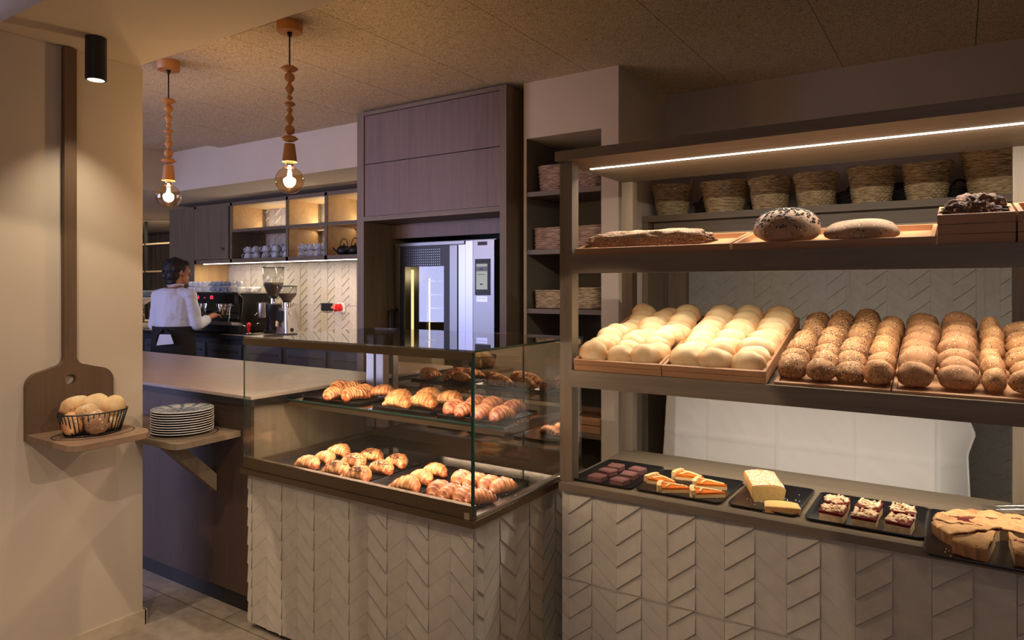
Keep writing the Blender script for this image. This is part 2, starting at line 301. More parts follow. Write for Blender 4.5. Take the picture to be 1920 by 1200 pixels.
# ------------------------------------------------------------------ mesh helpers
class MB:
    def __init__(s): s.v = []; s.f = []; s.a = []
    def add(s, vs, fs, att=None):
        n = len(s.v); s.v += [tuple(p) for p in vs]; s.f += [tuple(i+n for i in f) for f in fs]
        s.a += (att if att else [0.0]*len(vs)); return s
    def box(s, x0, x1, y0, y1, z0, z1, b=0.0):
        x0, x1 = sorted((x0, x1)); y0, y1 = sorted((y0, y1)); z0, z1 = sorted((z0, z1))
        if b <= 0:
            vs = [(x, y, z) for z in (z0, z1) for y in (y0, y1) for x in (x0, x1)]
            return s.add(vs, [(0, 2, 3, 1), (4, 5, 7, 6), (0, 1, 5, 4), (2, 6, 7, 3), (0, 4, 6, 2), (1, 3, 7, 5)])
        bm = bmesh.new(); bmesh.ops.create_cube(bm, size=1)
        for v in bm.verts: v.co = Vector(((x0+x1)/2+v.co.x*(x1-x0), (y0+y1)/2+v.co.y*(y1-y0), (z0+z1)/2+v.co.z*(z1-z0)))
        bmesh.ops.bevel(bm, geom=list(bm.edges), offset=b, segments=2, affect='EDGES', profile=0.7)
        s.bm(bm); return s
    def bm(s, bm, mat=None):
        bm.verts.ensure_lookup_table(); bm.verts.index_update()
        s.add([(mat @ v.co if mat else v.co) for v in bm.verts], [[v.index for v in f.verts] for f in bm.faces]); bm.free()
    def loops(s, loops, caps=True, closed=True, att=None):
        n = len(loops[0]); vs = [p for l in loops for p in l]; fs = []
        for i in range(len(loops)-1):
            for j in range(n if closed else n-1):
                k = (j+1) % n; fs.append((i*n+j, i*n+k, (i+1)*n+k, (i+1)*n+j))
        if caps: fs.append(tuple(reversed(range(n)))); fs.append(tuple((len(loops)-1)*n+j for j in range(n)))
        return s.add(vs, fs, att)
    def lathe(s, prof, c=(0, 0, 0), n=28, ax=None, sx=1, sy=1):
        ls = []
        for r, z in prof: ls.append([(c[0]+sx*r*math.cos(2*math.pi*j/n), c[1]+sy*r*math.sin(2*math.pi*j/n), c[2]+z) for j in range(n)])
        return s.loops(ls)
    def tube(s, pts, r, n=8, r2=None):
        pts = [Vector(p) for p in pts]; ls = []; up = None
        for i, p in enumerate(pts):
            t = (pts[min(i+1, len(pts)-1)]-pts[max(i-1, 0)]).normalized()
            if up is None: up = t.orthogonal().normalized()
            up = (up - t*up.dot(t)).normalized(); sd = t.cross(up)
            rr = r if r2 is None else r+(r2-r)*i/(len(pts)-1)
            ls.append([p+up*rr*math.cos(2*math.pi*j/n)+sd*rr*math.sin(2*math.pi*j/n) for j in range(n)])
        return s.loops(ls)
    def ball(s, c, r, n=16, m=10, sc=(1, 1, 1)):
        ls = [[(c[0]+sc[0]*r*math.sin(math.pi*(i+0.02)/(m+0.04))*math.cos(2*math.pi*j/n), c[1]+sc[1]*r*math.sin(math.pi*(i+0.02)/(m+0.04))*math.sin(2*math.pi*j/n), c[2]-sc[2]*r*math.cos(math.pi*(i+0.02)/(m+0.04))) for j in range(n)] for i in range(m+1)]
        return s.loops(ls)
    def cone(s, p0, p1, r0, r1, n=16, rounded=True):
        p0 = Vector(p0); p1 = Vector(p1); d = (p1-p0).normalized(); u = d.orthogonal().normalized(); v = d.cross(u); ls = []
        seq = []
        if rounded:
            for k in range(1, 5): a = math.pi/2*k/5; seq.append((p0-d*r0*math.cos(a), r0*math.sin(a)))
        seq += [(p0, r0), (p1, r1)]
        if rounded:
            for k in range(4, 0, -1): a = math.pi/2*k/5; seq.append((p1+d*r1*math.cos(a), r1*math.sin(a)))
        for c, r in seq: ls.append([c+u*r*math.cos(2*math.pi*j/n)+v*r*math.sin(2*math.pi*j/n) for j in range(n)])
        return s.loops(ls)
    def poly(s, pts2, fn, t0, t1):
        n = len(pts2); return s.loops([[fn(a, b, t0) for a, b in pts2], [fn(a, b, t1) for a, b in pts2]])
    def build(s, name, mat, parent=None, smooth=False, loc=(0, 0, 0), rot=None, crust=False, bevel=0, auto=False):
        off = Vector((0, 0, 0)); q = parent
        while q is not None: off = off+Vector(q.location); q = q.parent
        me = bpy.data.meshes.new(name)
        me.from_pydata([tuple(Vector(p)-off) for p in s.v], [], s.f)
        bm = bmesh.new(); bm.from_mesh(me); bmesh.ops.recalc_face_normals(bm, faces=bm.faces); bm.to_mesh(me); bm.free()
        if smooth:
            for p in me.polygons: p.use_smooth = True
        if auto: 
            try: me.set_sharp_from_angle(angle=R(38))
            except Exception: pass
        if crust:
            at = me.attributes.new('crust', 'FLOAT', 'POINT'); at.data.foreach_set('value', s.a)
        if mat: me.materials.append(M[mat] if isinstance(mat, str) else mat)
        o = bpy.data.objects.new(name, me); COL.objects.link(o); o.location = loc
        if rot: o.rotation_euler = rot
        if parent is not None: o.parent = parent
        if bevel:
            b = o.modifiers.new('bevel', 'BEVEL'); b.width = bevel; b.segments = 2; b.limit_method = 'ANGLE'
        return o
def thing(name, label, cat, loc, group=None):
    o = bpy.data.objects.new(name, None); COL.objects.link(o); o.location = loc; o.empty_display_size = 0.05
    o['label'] = label; o['category'] = cat
    if group: o['group'] = group
    return o
def tag(o, label, cat, group=None, kind=None):
    o['label'] = label; o['category'] = cat
    if group: o['group'] = group
    if kind: o['kind'] = kind
    return o
def struct(name, mb, mat, smooth=False, parent=None):
    o = mb.build(name, mat, parent, smooth)
    if parent is None: o['kind'] = 'structure'
    return o
def copy_tree(o, parent=None, label=None, loc=None, rot=None, scale=None):
    c = o.copy(); COL.objects.link(c)
    if parent is not None: c.parent = parent
    if label: c['label'] = label
    if loc is not None: c.location = loc
    if rot is not None: c.rotation_euler = rot
    if scale is not None: c.scale = scale
    for ch in [x for x in o.children]: copy_tree(ch, c)
    return c
ORD = ['first', 'second', 'third', 'fourth', 'fifth', 'sixth', 'seventh', 'eighth', 'ninth', 'tenth', 'eleventh', 'twelfth']
def text_mb(s, size, ext=0.0008):
    cu = bpy.data.curves.new('t', 'FONT'); cu.body = s; cu.size = size; cu.extrude = ext; cu.align_x = 'CENTER'; cu.align_y = 'CENTER'
    o = bpy.data.objects.new('t', cu); COL.objects.link(o); dg = bpy.context.evaluated_depsgraph_get(); me = o.evaluated_get(dg).to_mesh()
    mb = MB(); mb.add([tuple(v.co) for v in me.vertices], [tuple(p.vertices) for p in me.polygons]); o.evaluated_get(dg).to_mesh_clear()
    bpy.data.objects.remove(o); return mb
def rr(w, d, r, z, n=6, cx=0, cy=0):
    pts = []
    for sx, sy, a0 in ((1, 1, 0), (-1, 1, 90), (-1, -1, 180), (1, -1, 270)):
        for k in range(n+1):
            a = R(a0+90*k/n); pts.append((cx+sx*(w/2-r)+r*math.cos(a), cy+sy*(d/2-r)+r*math.sin(a), z))
    return pts

# ------------------------------------------------------------------ chevron relief tiles
def clip(poly, ax, lim, keep_gt):
    out = []
    for i in range(len(poly)):
        a, b = poly[i], poly[(i+1) % len(poly)]
        ia = (a[ax] >= lim) if keep_gt else (a[ax] <= lim); ib = (b[ax] >= lim) if keep_gt else (b[ax] <= lim)
        if ia: out.append(a)
        if ia != ib:
            t = (lim-a[ax])/(b[ax]-a[ax]); out.append(tuple(a[k]+(b[k]-a[k])*t for k in range(3)))
    return out
def chevron(u0, u1, z0, z1, uphase, fn, cw=0.0975, pitch=0.08, rise=0.076, zph=0.0, hgt=0.004, first_up=True, grout=None, strong=0):
    """fn(u, z, h) -> point; h is the height above the wall"""
    mb = MB(); k0 = math.floor((u0-uphase)/cw)
    k = k0
    while uphase+k*cw < u1-1e-6:
        ua = uphase+k*cw; ub = ua+cw; up = (k % 2 == 0) == first_up
        g = 0.0012
        m = int((z0-zph)/pitch)-3
        while zph+m*pitch < z1+rise:
            zl = zph+m*pitch; zr = zl
            if up: zl -= 0; zr = zl+rise
            else: zl = zl+rise; zr = zl-rise
            hb = hgt*(1.0 if (strong == 0 or (strong == 1) == up) else 0.28); ht = 0.0004
            bv = 0.007; cell = [(ua+g, zl, hb), (ub-g, zr, hb), (ub-g, zr+pitch-bv, ht), (ua+g, zl+pitch-bv, ht)]
            stp = [(ua+g, zl-bv, ht), (ub-g, zr-bv, ht), (ub-g, zr, hb), (ua+g, zl, hb)]
            for pl in (cell, stp):
                pl = clip(pl, 1, z0, True); pl = clip(pl, 1, z1, False) if pl else pl
                pl = clip(pl, 0, u0, True) if pl else pl; pl = clip(pl, 0, u1, False) if pl else pl
                if len(pl) >= 3: mb.add([fn(*p) for p in pl], [tuple(range(len(pl)))])
            m += 1
        k += 1
    return mb

# ================================================================== THE ROOM
def B(*a, **k): return MB().box(*a, **k)
struct('floor', B(-13, 3.5, -4, 8, -0.1, 0), 'floor')
struct('wall_left', B(-3.30, -2.95, -2.6, 1.59, 0, 2.40, b=0.004), 'wall')
struct('baseboard_left', MB().box(-2.955, -2.937, -2.6, 1.60, 0, 0.065, b=0.002).box(-3.30, -2.937, 1.59, 1.603, 0, 0.065, b=0.002), 'stone')
struct('ceiling_soffit', B(-3.60, 2.2, 1.035, 1.565, 2.40, 2.72), 'wall')
cb = MB()
k = -6
while k < 8:
    xa = -1.735+0.6*k; xb = xa+0.6
    if xb > -6.2:
        off = 2.61 if k % 2 == 1 else 3.2
        for j in range(-4, 3):
            ya = off-1.2+1.2*(j+0) ; yb = ya+1.2
            ya2, yb2 = max(ya, -2.0), min(yb, 4.4)
            if yb2 > ya2: cb.box(xa+0.0015, xb-0.0015, ya2+0.0015, yb2-0.0015, 2.66, 2.69)
    k += 1
cb.box(-6.6, 3.2, -2.2, 4.5, 2.70, 2.74)
struct('ceiling', cb, 'ceil')
lc = MB().box(-13, -3.435, 3.54, 8, 2.336, 2.70).box(-13, -6.13, -2.2, 3.54, 2.336, 2.70)
struct('ceiling_low', lc, 'wall')
struct('wall_back', B(-3.44, 2.6, 4.12, 4.25, 0, 2.70), 'wallb')
struct('wall_back_coffee', B(-7.10, -3.44, 4.50, 4.62, 0, 2.34), 'wall')
struct('wall_far', B(-13, -6.5, 6.3, 6.4, 0, 2.34), 'wallb')
# pillar with the shelf niche
nb = MB()
nb.box(-2.155, -2.137, 3.41, 4.12, 0, 2.66).box(-1.65, -1.547, 3.41, 4.12, 0, 2.66).box(-2.137, -1.65, 3.41, 4.12, 2.33, 2.66)
nb.box(-2.22, -2.155, 3.52, 4.12, 0, 2.66)
struct('wall_niche', nb, 'wall')
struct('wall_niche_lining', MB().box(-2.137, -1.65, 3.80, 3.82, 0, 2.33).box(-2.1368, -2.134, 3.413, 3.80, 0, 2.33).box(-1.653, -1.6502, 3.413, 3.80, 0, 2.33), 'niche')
# curtain and rack in the room behind
cu = MB(); n = 260; l0 = []; l1 = []
for i in range(n):
    x = -12.2+3.6*i/(n-1); y = 5.9+0.045*math.sin(x*38)+0.02*math.sin(x*91+1)
    l0.append((x, y, 0.02)); l1.append((x, y, 2.28))
cu.loops([l0, l1], caps=False, closed=False)
tag(cu.build('curtain', 'curt', None, True), 'dark brown pleated curtain in the room behind the barista', 'curtain')
rk = thing('hanging_rack', 'black ceiling-hung rack with thin wooden rails before the dark curtain', 'rack', (-8.6, 4.9, 0))
B(-9.02, -8.99, 4.88, 4.91, 1.02, 2.33).build('post', 'black', rk)
for z in (2.02, 1.66, 1.40): B(-9.35, -7.2, 4.88, 4.90, z, z+0.02).build('rail', 'oakX', rk)
sb = thing('serving_bowl', 'grey bowl on a pale tapered stand at the far left of the back counter', 'bowl', (-8.35, 4.5, 1.04))
MB().lathe([(0.02, 1.25), (0.17, 1.33), (0.18, 1.335), (0.165, 1.335), (0.02, 1.27)], (-8.35, 4.5, 0)).build('pedestal_plate', 'white', sb, True)
MB().lathe([(0.10, 1.336), (0.15, 1.42), (0.145, 1.42), (0.09, 1.342)], (-8.35, 4.5, 0)).build('bowl', 'cupgrey', sb, True)
MB().cone((-8.35, 4.5, 1.04), (-8.35, 4.5, 1.26), 0.02, 0.02, rounded=False).build('stem', 'chrome', sb, True)

# ------------------------------------------------------------------ ceiling spot can
sl = thing('ceiling_spotlight', 'black cylindrical spotlight hanging from the cream soffit beside the pillar wall', 'spotlight', (-2.738, 1.298, 2.40))
MB().lathe([(0.034, 2.2385), (0.036, 2.24), (0.036, 2.398), (0.0, 2.399)], (-2.738, 1.298, 0), 40).build('housing', 'black', sl, auto=True, smooth=True)
MB().lathe([(0.0, 2.2381), (0.029, 2.2381), (0.029, 2.2383), (0.0, 2.2384)], (-2.738, 1.298, 0), 32).build('lens', 'ledl', sl)

# ------------------------------------------------------------------ pendant lamps
def pendant(x, y, label):
    t = thing('pendant_lamp', label, 'lamp', (x, y, 2.66), 'bead pendant lamps over the bar')
    c = (x, y, 0)
    MB().lathe([(0.0, 2.612), (0.054, 2.612), (0.057, 2.616), (0.057, 2.658), (0.0, 2.659)], c, 40).build('ceiling_rose', 'peg', t, True, auto=True)
    MB().cone((x, y, 2.612), (x, y, 2.595), 0.012, 0.008, rounded=False).cone((x, y, 2.60), (x, y, 2.455), 0.0035, 0.0035, rounded=False).build('cord', 'black', t, True)
    def disc(z, r=0.038, h=0.016): MB().lathe([(0.004, z-h), (r*0.6, z-h*0.72), (r, z-0.001), (r, z+0.001), (r*0.6, z+h*0.72), (0.004, z+h)], c).build('bead', 'peg', t, True)
    def ball(z, r): MB().ball((x, y, z), r).build('bead', 'peg', t, True)
    def dia(z, r, h): MB().lathe([(0.006, z-h), (r, z-0.001), (r, z+0.001), (0.006, z+h)], c).build('bead', 'peg', t, True, auto=True)
    disc(2.448); ball(2.408, 0.023); dia(2.357, 0.020, 0.027); ball(2.316, 0.013); disc(2.287, 0.026, 0.013)
    ball(2.259, 0.013); dia(2.220, 0.020, 0.026); ball(2.170, 0.023); disc(2.130)
    MB().lathe([(0.0, 2.108), (0.023, 2.106), (0.033, 2.024), (0.0, 2.022)], c).build('lamp_holder', 'peg', t, True, auto=True)
    b = MB().lathe([(0.016, 2.021), (0.017, 2.004), (0.030, 1.995), (0.048, 1.982), (0.060, 1.963), (0.064, 1.945), (0.060, 1.920), (0.048, 1.898), (0.030, 1.886), (0.012, 1.881), (0.002, 1.880)], c, 36).build('bulb', 'amber', t, True)
    MB().lathe([(0.0165, 2.023), (0.017, 2.006), (0.0, 2.005)], c).build('bulb_cap', 'chrome', t, True)
    fm = MB()
    for j in range(6):
        a = j*math.pi/3; fm.cone((x+0.006*math.cos(a), y+0.006*math.sin(a), 1.985), (x+0.011*math.cos(a), y+0.011*math.sin(a), 1.925), 0.0016, 0.0016, 6)
    fm.build('filament', 'fil', t)
pendant(-3.531, 2.04, 'left pendant lamp of turned wooden beads with glowing globe bulb, nearer the pillar wall')
pendant(-2.548, 2.04, 'right pendant lamp of turned wooden beads with glowing globe bulb, nearer the oven cabinet')

# ------------------------------------------------------------------ peel board on the pillar wall
pl = thing('peel_shelf', 'tall dark oak peel-shaped wall board with fold-out shelf on the pillar wall', 'shelf', (-2.95, 1.29, 0.88))
def arc(cx, cz, r, a0, a1, n=8): return [(cx+r*math.cos(R(a0+(a1-a0)*i/n)), cz+r*math.sin(R(a0+(a1-a0)*i/n))) for i in range(n+1)]
yl, yr, yc, yh = 1.140, 1.454, 1.291, 0.023
right = [(yr, 0.875)] + arc(yr-0.055, 1.075, 0.055, 0, 78) + [(1.375, 1.138), (1.350, 1.146)] + arc(1.350, 1.182, 0.036, -100, -176, 6)
right = right + [(yc+yh, 1.21), (yc+yh, 2.395)]
pts = right + [(2*yc-a, z) for a, z in reversed(right)]
pts = [((a if a > yc else yl+(a-(2*yc-yr))*(yc-yl)/(yc-(2*yc-yr))), z) for a, z in pts]
# blade as a plate with a round hole: bridge the outline to the hole
bm = bmesh.new(); vs = [bm.verts.new((0, a, z)) for a, z in pts]; es = [bm.edges.new((vs[i], vs[(i+1) % len(vs)])) for i in range(len(vs))]
hv = [bm.verts.new((0, 1.292+0.021*math.cos(2*math.pi*i/24), 1.092+0.021*math.sin(2*math.pi*i/24))) for i in range(24)]
es += [bm.edges.new((hv[i], hv[(i+1) % 24])) for i in range(24)]
bmesh.ops.triangle_fill(bm, use_beauty=True, use_dissolve=False, edges=es)
r_ = bmesh.ops.extrude_face_region(bm, geom=list(bm.faces)); bmesh.ops.translate(bm, vec=(0.028, 0, 0), verts=[g for g in r_['geom'] if isinstance(g, bmesh.types.BMVert)])
mb = MB(); mb.bm(bm, Matrix.Translation((-2.95, 0, 0))); mb.build('board', 'peelZ', pl)
sh = [( -2.922, 1.140), (-2.922, 1.454), (-2.66, 1.454)] + [(-2.602+0.0, 1.425), (-2.592, 1.410)] + [(-2.575, 1.175), (-2.583, 1.155), (-2.605, 1.140)]
mb = MB().loops([[(a, b, 0.876) for a, b in sh], [(a, b, 0.900) for a, b in sh]]); mb.build('shelf', 'peelY', pl, bevel=0.002)
def ring(cx, cy, rx, ry, z, wd, n=64):
    o = []; 
    ls = [[(cx+(rx+d)*math.cos(2*math.pi*j/n), cy+(ry+d)*math.sin(2*math.pi*j/n), z+h) for j in range(n)] for d, h in ((0, 0), (wd, 0), (wd, 0.0006), (0, 0.0006), (0, 0))]
    return MB().loops(ls, caps=False)
ring(-2.75, 1.297, 0.103, 0.138, 0.9002, 0.005).build('inlay_ring', 'kick', pl)

# bread basket
BX, BY = -2.752, 1.295
wb = thing('wire_bread_basket', 'oval black wire basket on the fold-out peel shelf, filled with rolls', 'basket', (BX, BY, 0.901))
def oval(rx, ry, z, n=48): return [(BX+rx*math.cos(2*math.pi*i/n), BY+ry*math.sin(2*math.pi*i/n), z) for i in range(n+1)]
MB().tube(oval(0.088, 0.120, 0.985), 0.0026).build('rim', 'black', wb, True)
MB().tube(oval(0.068, 0.096, 0.904), 0.0026).lathe([(0.0, 0.902), (1.0, 0.902), (1.0, 0.9035), (0.0, 0.9035)], (BX, BY, 0), 40, sx=0.067, sy=0.095).build('base', 'black', wb, True)
wm = MB()
for i in range(40):
    a = 2*math.pi*i/40; wm.tube([(BX+0.068*math.cos(a), BY+0.096*math.sin(a), 0.904), (BX+0.088*math.cos(a), BY+0.120*math.sin(a), 0.985)], 0.0021, 5)
wm.build('wires', 'black', wb, True)

# ------------------------------------------------------------------ bread shapes
def blob(mb, L, W, Hh, seed=0, flat=0.55, pw=2.3, amp=0.05, rows=22, cols=28, crustfn=None, seam=0.0, bend=0.0, lump=0.0):
    """loaf shape: long in x, flat-bottomed, bottom at z=0"""
    ls = []; at = []
    for i in range(rows+1):
        th = math.pi*(i+0.03)/(rows+0.06)
        ct, st = math.cos(th), math.sin(th)
        rowp = []
        for j in range(cols):
            ph = 2*math.pi*j/cols
            x = -ct; y = st*math.cos(ph); z = st*math.sin(ph)
            sq = (abs(x)**pw+abs(y)**pw+abs(z)**pw)**(1/pw); x, y, z = x/sq, y/sq, z/sq
            if z < 0: z *= flat
            nn = noise.noise(Vector((x*1.7+seed*7.3, y*1.7, z*1.7+seed)))
            s = 1+amp*nn*2+(lump*noise.noise(Vector((x*5+seed, y*6, z*6))) if lump else 0)
            zz = (z*s+flat)/(1+flat)*Hh
            if seam and z > 0: zz -= seam*Hh*math.exp(-((y-0.1)/0.10)**2)*max(0, 1-x*x)
            yy = y*s*W/2 + bend*(x*x-0.3)
            rowp.append((x*s*L/2, yy, max(zz, 0)))
            at.append(0.35*max(0, 0.5-abs(z-0.1))+0.3*(abs(x)**3)+0.25*nn)
        ls.append(rowp)
    return mb.loops(ls, caps=True, att=at)
def mesh_of(name, mb, mat, crust=True, smooth=True):
    o = mb.build(name, mat, None, smooth, crust=crust); me = o.data; bpy.data.objects.remove(o); return me
def inst(name, me, loc, rot=(0, 0, 0), sc=1, label='', cat='', group=None):
    o = bpy.data.objects.new(name, me); COL.objects.link(o); o.location = loc; o.rotation_euler = rot
    o.scale = (sc, sc, sc) if not hasattr(sc, '__len__') else sc
    return tag(o, label, cat, group)
def croissant(seed, curve=0.35, straight=False):
    rnd = random.Random(seed); ls = []; at = []; nr, nc = 64, 22
    L = 0.062
    for i in range(nr+1):
        t = -1+2*i/nr; a = abs(t)
        rad = (1-a**2.2)**0.62 * 0.0335 + 0.0045*(1-a**8)
        seg = a*4.3+0.35; fr = seg-math.floor(seg)
        rad *= 1.0-0.20*fr**1.6+0.03*rnd.uniform(-1, 1)*0.3
        cx = L*t; cy = -curve*0.075*(t*t-0.3)
        rowp = []
        for j in range(nc):
            ph = 2*math.pi*j/nc
            seg2 = a*4.3+0.35+0.22*math.cos(ph); f2 = seg2-math.floor(seg2)
            r2 = rad*(1.0-0.13*(f2**1.5)); nn = noise.noise(Vector((t*3+seed*3.1, math.cos(ph)*1.5, math.sin(ph)*1.5)))
            r2 *= 1+0.07*nn
            y = cy+r2*math.cos(ph); z = r2*math.sin(ph)*0.86
            if z < 0: z *= 0.62
            rowp.append((cx+0.004*nn, y, z+0.0335*0.86*0.62*max(0.45, (1-a**3))))
            at.append(0.62*(1-f2)**1.7*(0.8 if z > 0 else 1)+0.45*a**3+0.35*nn+(0.2 if z < 0 else 0)+0.16*math.sin(max(0, ph))*(1-a)*2*0.3)
        ls.append(rowp)
    mn = min(p[2] for l in ls for p in l); ls = [[(p[0], p[1], p[2]-mn) for p in l] for l in ls]
    return MB().loops(ls, att=at)
CRO = [mesh_of('croissant', croissant(i, 0.25+0.18*(i % 3)), 'croi') for i in range(4)]
CROD = [mesh_of('croissant', croissant(10+i, 0.1), 'croid') for i in range(3)]
CROA = [mesh_of('croissant', croissant(20+i, 0.3), 'almond') for i in range(3)]
def sprinkle(n, seed, mat):
    rnd = random.Random(seed); mb = MB()
    for i in range(n):
        x = rnd.gauss(0, 0.024); ph = rnd.uniform(0.9, 2.3); a = abs(x)/0.062
        if a > 0.85: continue
        r = ((1-a**2.2)**0.62*0.0335+0.0045)*0.98
        y = r*math.cos(ph); z = r*math.sin(ph)*0.86+0.0335*0.86*0.62*(1-a**3)-0.0005
        mb.ball((x, y, z), 0.0027, 6, 4, (rnd.uniform(0.8, 1.5), rnd.uniform(0.8, 1.5), 0.7))
    o = mb.build('chips', mat, None, True); me = o.data; bpy.data.objects.remove(o); return me
CHIPS = [sprinkle(75, i, 'choc') for i in range(3)]
# the rolls in the wire basket
BR = [('white_roll', 0.105, 0.085, 0.075, (-2.765, 1.378, 0.955), 1.3, 'pale round roll leaning at the right end of the wire basket'),
      ('white_roll', 0.115, 0.085, 0.068, (-2.795, 1.325, 0.972), 1.2, 'pale roll with a dimple on top, centre back of the wire basket'),
      ('pale_seed', 0.13, 0.075, 0.068, (-2.815, 1.265, 0.972), 0.9, 'long speckled pale roll at the back left of the wire basket'),
      ('pale_seed', 0.12, 0.070, 0.055, (-2.752, 1.280, 0.958), 1.1, 'split golden roll in the middle of the wire basket'),
      ('rustic', 0.095, 0.080, 0.090, (-2.700, 1.290, 0.906), 1.4, 'floury rustic brown roll at the front of the wire basket'),
      ('croi', 0.07, 0.060, 0.085, (-2.735, 1.222, 0.908), 0.2, 'orange glazed roll at the near left end of the wire basket'),
      ('pale_seed', 0.085, 0.07, 0.06, (-2.75, 1.345, 0.906), 0.2, 'pale roll low in the wire basket under the top rolls')]
for i, (mt, L, W, Hh, loc, yaw, lab) in enumerate(BR):
    m_ = mesh_of('roll', blob(MB(), L, W, Hh, 30+i, seam=0.1 if i == 3 else 0), mt)
    inst('bread_roll', m_, loc, (random.uniform(-0.2, 0.2), random.uniform(-0.2, 0.2), yaw+R(60)), 1, lab, 'bread roll', 'rolls in the wire basket')

# ================================================================== THE BAR
bar = thing('bar_counter', 'long bar counter with pale stone top and dark veneered front behind the pillar', 'counter', (-4.4, 2.3, 0))
B(-6.3, -2.565, 1.85, 2.755, 0.966, 0.98, b=0.002).build('stone_top', 'bartop', bar)
B(-6.3, -2.568, 1.856, 2.75, 0.935, 0.9655).build('top_underframe', 'kick', bar)
B(-6.25, -2.60, 1.875, 2.70, 0.09, 0.934).build('front_panel', 'bar', bar)
B(-2.5995, -2.585, 1.88, 2.70, 0.02, 0.934).build('end_panel', 'oakZ', bar)
B(-6.25, -2.62, 1.905, 2.65, 0, 0.09).build('kickboard', 'kick', bar)
ps = thing('plate_shelf', 'small oak bracket shelf on the bar front carrying the plate stack', 'shelf', (-2.95, 1.87, 0.80))
sh = [(-3.42, 1.872), (-2.667, 1.872), (-2.652, 1.70), (-2.645, 1.592), (-2.655, 1.568), (-2.685, 1.556), (-3.05, 1.556), (-3.10, 1.60), (-3.42, 1.62)]
MB().loops([[(a, b, 0.792) for a, b in sh], [(a, b, 0.819) for a, b in sh]]).build('shelf_board', 'oakX', ps, bevel=0.002)
br_ = MB(); br_.loops([[(x, 1.60, 0.792), (x, 1.68, 0.792), (x, 1.872, 0.60), (x, 1.872, 0.52)] for x in (-2.90, -2.845)]); br_.build('brace', 'oakZ', ps)
ring(-2.85, 1.71, 0.148, 0.136, 0.8192, 0.005).build('inlay_ring', 'kick', ps)
pprof = [(0.0, 0.0), (0.085, 0.0), (0.092, 0.004), (0.130, 0.0085), (0.1335, 0.011), (0.131, 0.0125), (0.094, 0.0075), (0.086, 0.005), (0.0, 0.005)]
o = MB().lathe([p for p in pprof], n=56).build('plate', 'iron', None, True); pme = o.data; bpy.data.objects.remove(o)
zz = 0.8205
for i in range(10):
    top = i == 9
    lab = ('topmost plate of the stack on the bar-front shelf, blue-grey with dark centre motif' if top else
           'plain rimmed plate, %s from the bottom of the stack on the bar-front shelf' % ORD[i])
    tp_ = inst('plate', pme, (-2.852+random.uniform(-.0012, .0012), 1.712+random.uniform(-.0012, .0012), zz), (0, 0, random.random()*6), 1, lab, 'plate', 'stack of plates on the bar-front shelf')
    MB().tube([(0.1325*math.cos(2*math.pi*q/64), 0.1325*math.sin(2*math.pi*q/64), 0.0108) for q in range(65)], 0.0020, 6).build('rim', 'white', None, True).parent = tp_
    tp_.scale = (0.94, 0.94, 1.0)
    if top:
        tp = tp_
        MB().lathe([(0.0, 0.0054), (0.0855, 0.0054), (0.094, 0.0079), (0.1295, 0.0126), (0.1285, 0.0132), (0.094, 0.0086), (0.086, 0.0061), (0.0, 0.0060)], n=56).build('painted_face', 'platetop', None, True).parent = tp
    zz += 0.0102

# ================================================================== BARISTA AREA
ctr = thing('coffee_counter', 'anthracite base cupboards with dark worktop under the coffee machine', 'counter', (-5.5, 4.1, 0))
B(-9.6, -3.44, 3.80, 4.498, 0.985, 1.02, b=0.002).build('worktop', 'kick', ctr)
B(-5.75, -3.445, 3.83, 4.495, 1.0205, 1.023).build('counter_mat', 'stone', ctr)
B(-9.55, -3.45, 3.86, 4.49, 0.10, 0.984).build('carcass', 'cupbf', ctr)
for i in range(10):
    xa = -9.35+i*0.56
    d = B(xa+0.02, xa+0.52, 3.842, 3.86, 0.14, 0.93, b=0.002).build('cupboard_door', 'cupb', ctr)
    B(xa+0.07, xa+0.47, 3.832, 3.846, 0.855, 0.872).build('grip_rail', 'cupbf', d)
wl = tag(B(-9.5, -7.15, 3.83, 4.9, 1.0205, 1.04).build('pale_counter_slab', 'bartop'), 'white lit counter slab behind the barista at far left', 'counter')

# tiled splashback and wall cupboards
fn = lambda u, z, h: (u, 4.499-h, z)
sp = chevron(-6.62, -3.44, 1.02, 2.30, -6.62, fn, zph=0.35, hgt=0.008)
sp.box(-6.62, -3.44, 4.4985, 4.4995, 1.02, 2.30)
s_ = struct('trim_1', sp, 'tile')
gl = MB()
for z in (1.29, 1.64, 1.99): gl.box(-6.62, -3.44, 4.4895, 4.4915, z-0.001, z+0.001)
for i in range(8): gl.box(-6.62+i*0.39-0.001, -6.62+i*0.39+0.001, 4.4895, 4.4915, 1.02, 2.30)
struct('trim_2', gl, 'bartop')
wc = thing('coffee_wall_cupboard', 'dark oak wall cupboard with lit open cubbies above the coffee machine', 'cupboard', (-5.4, 4.3, 1.70))
MB().box(-7.08, -6.625, 4.10, 4.495, 1.51, 2.29, b=0.002).build('end_cabinet', 'oakZ', wc)
B(-6.6245, -6.6215, 4.105, 4.49, 1.51, 1.70).build('side_lining', 'liteZ', wc)
dr = B(-6.60, -6.03, 4.09, 4.11, 1.742, 2.265, b=0.002).build('door', 'oakZ', wc)
kb = MB().ball((-6.10, 4.07, 1.84), 0.012).cone((-6.10, 4.09, 1.84), (-6.10, 4.075, 1.84), 0.005, 0.005, 8).build('knob', 'bronze', wc, True); 
fr = MB()
fr.box(-6.625, -3.44, 4.10, 4.49, 1.70, 1.738).box(-6.625, -3.44, 4.10, 4.49, 2.262, 2.295)
fr.box(-6.02, -3.44, 4.102, 4.45, 2.000, 2.028)
for x in (-6.605, -6.00, -5.16, -4.64, -3.86): fr.box(x-0.016, x+0.016, 4.10, 4.49, 1.70, 2.29)
fr.box(-6.58, -6.02, 4.45, 4.49, 1.70, 2.29)
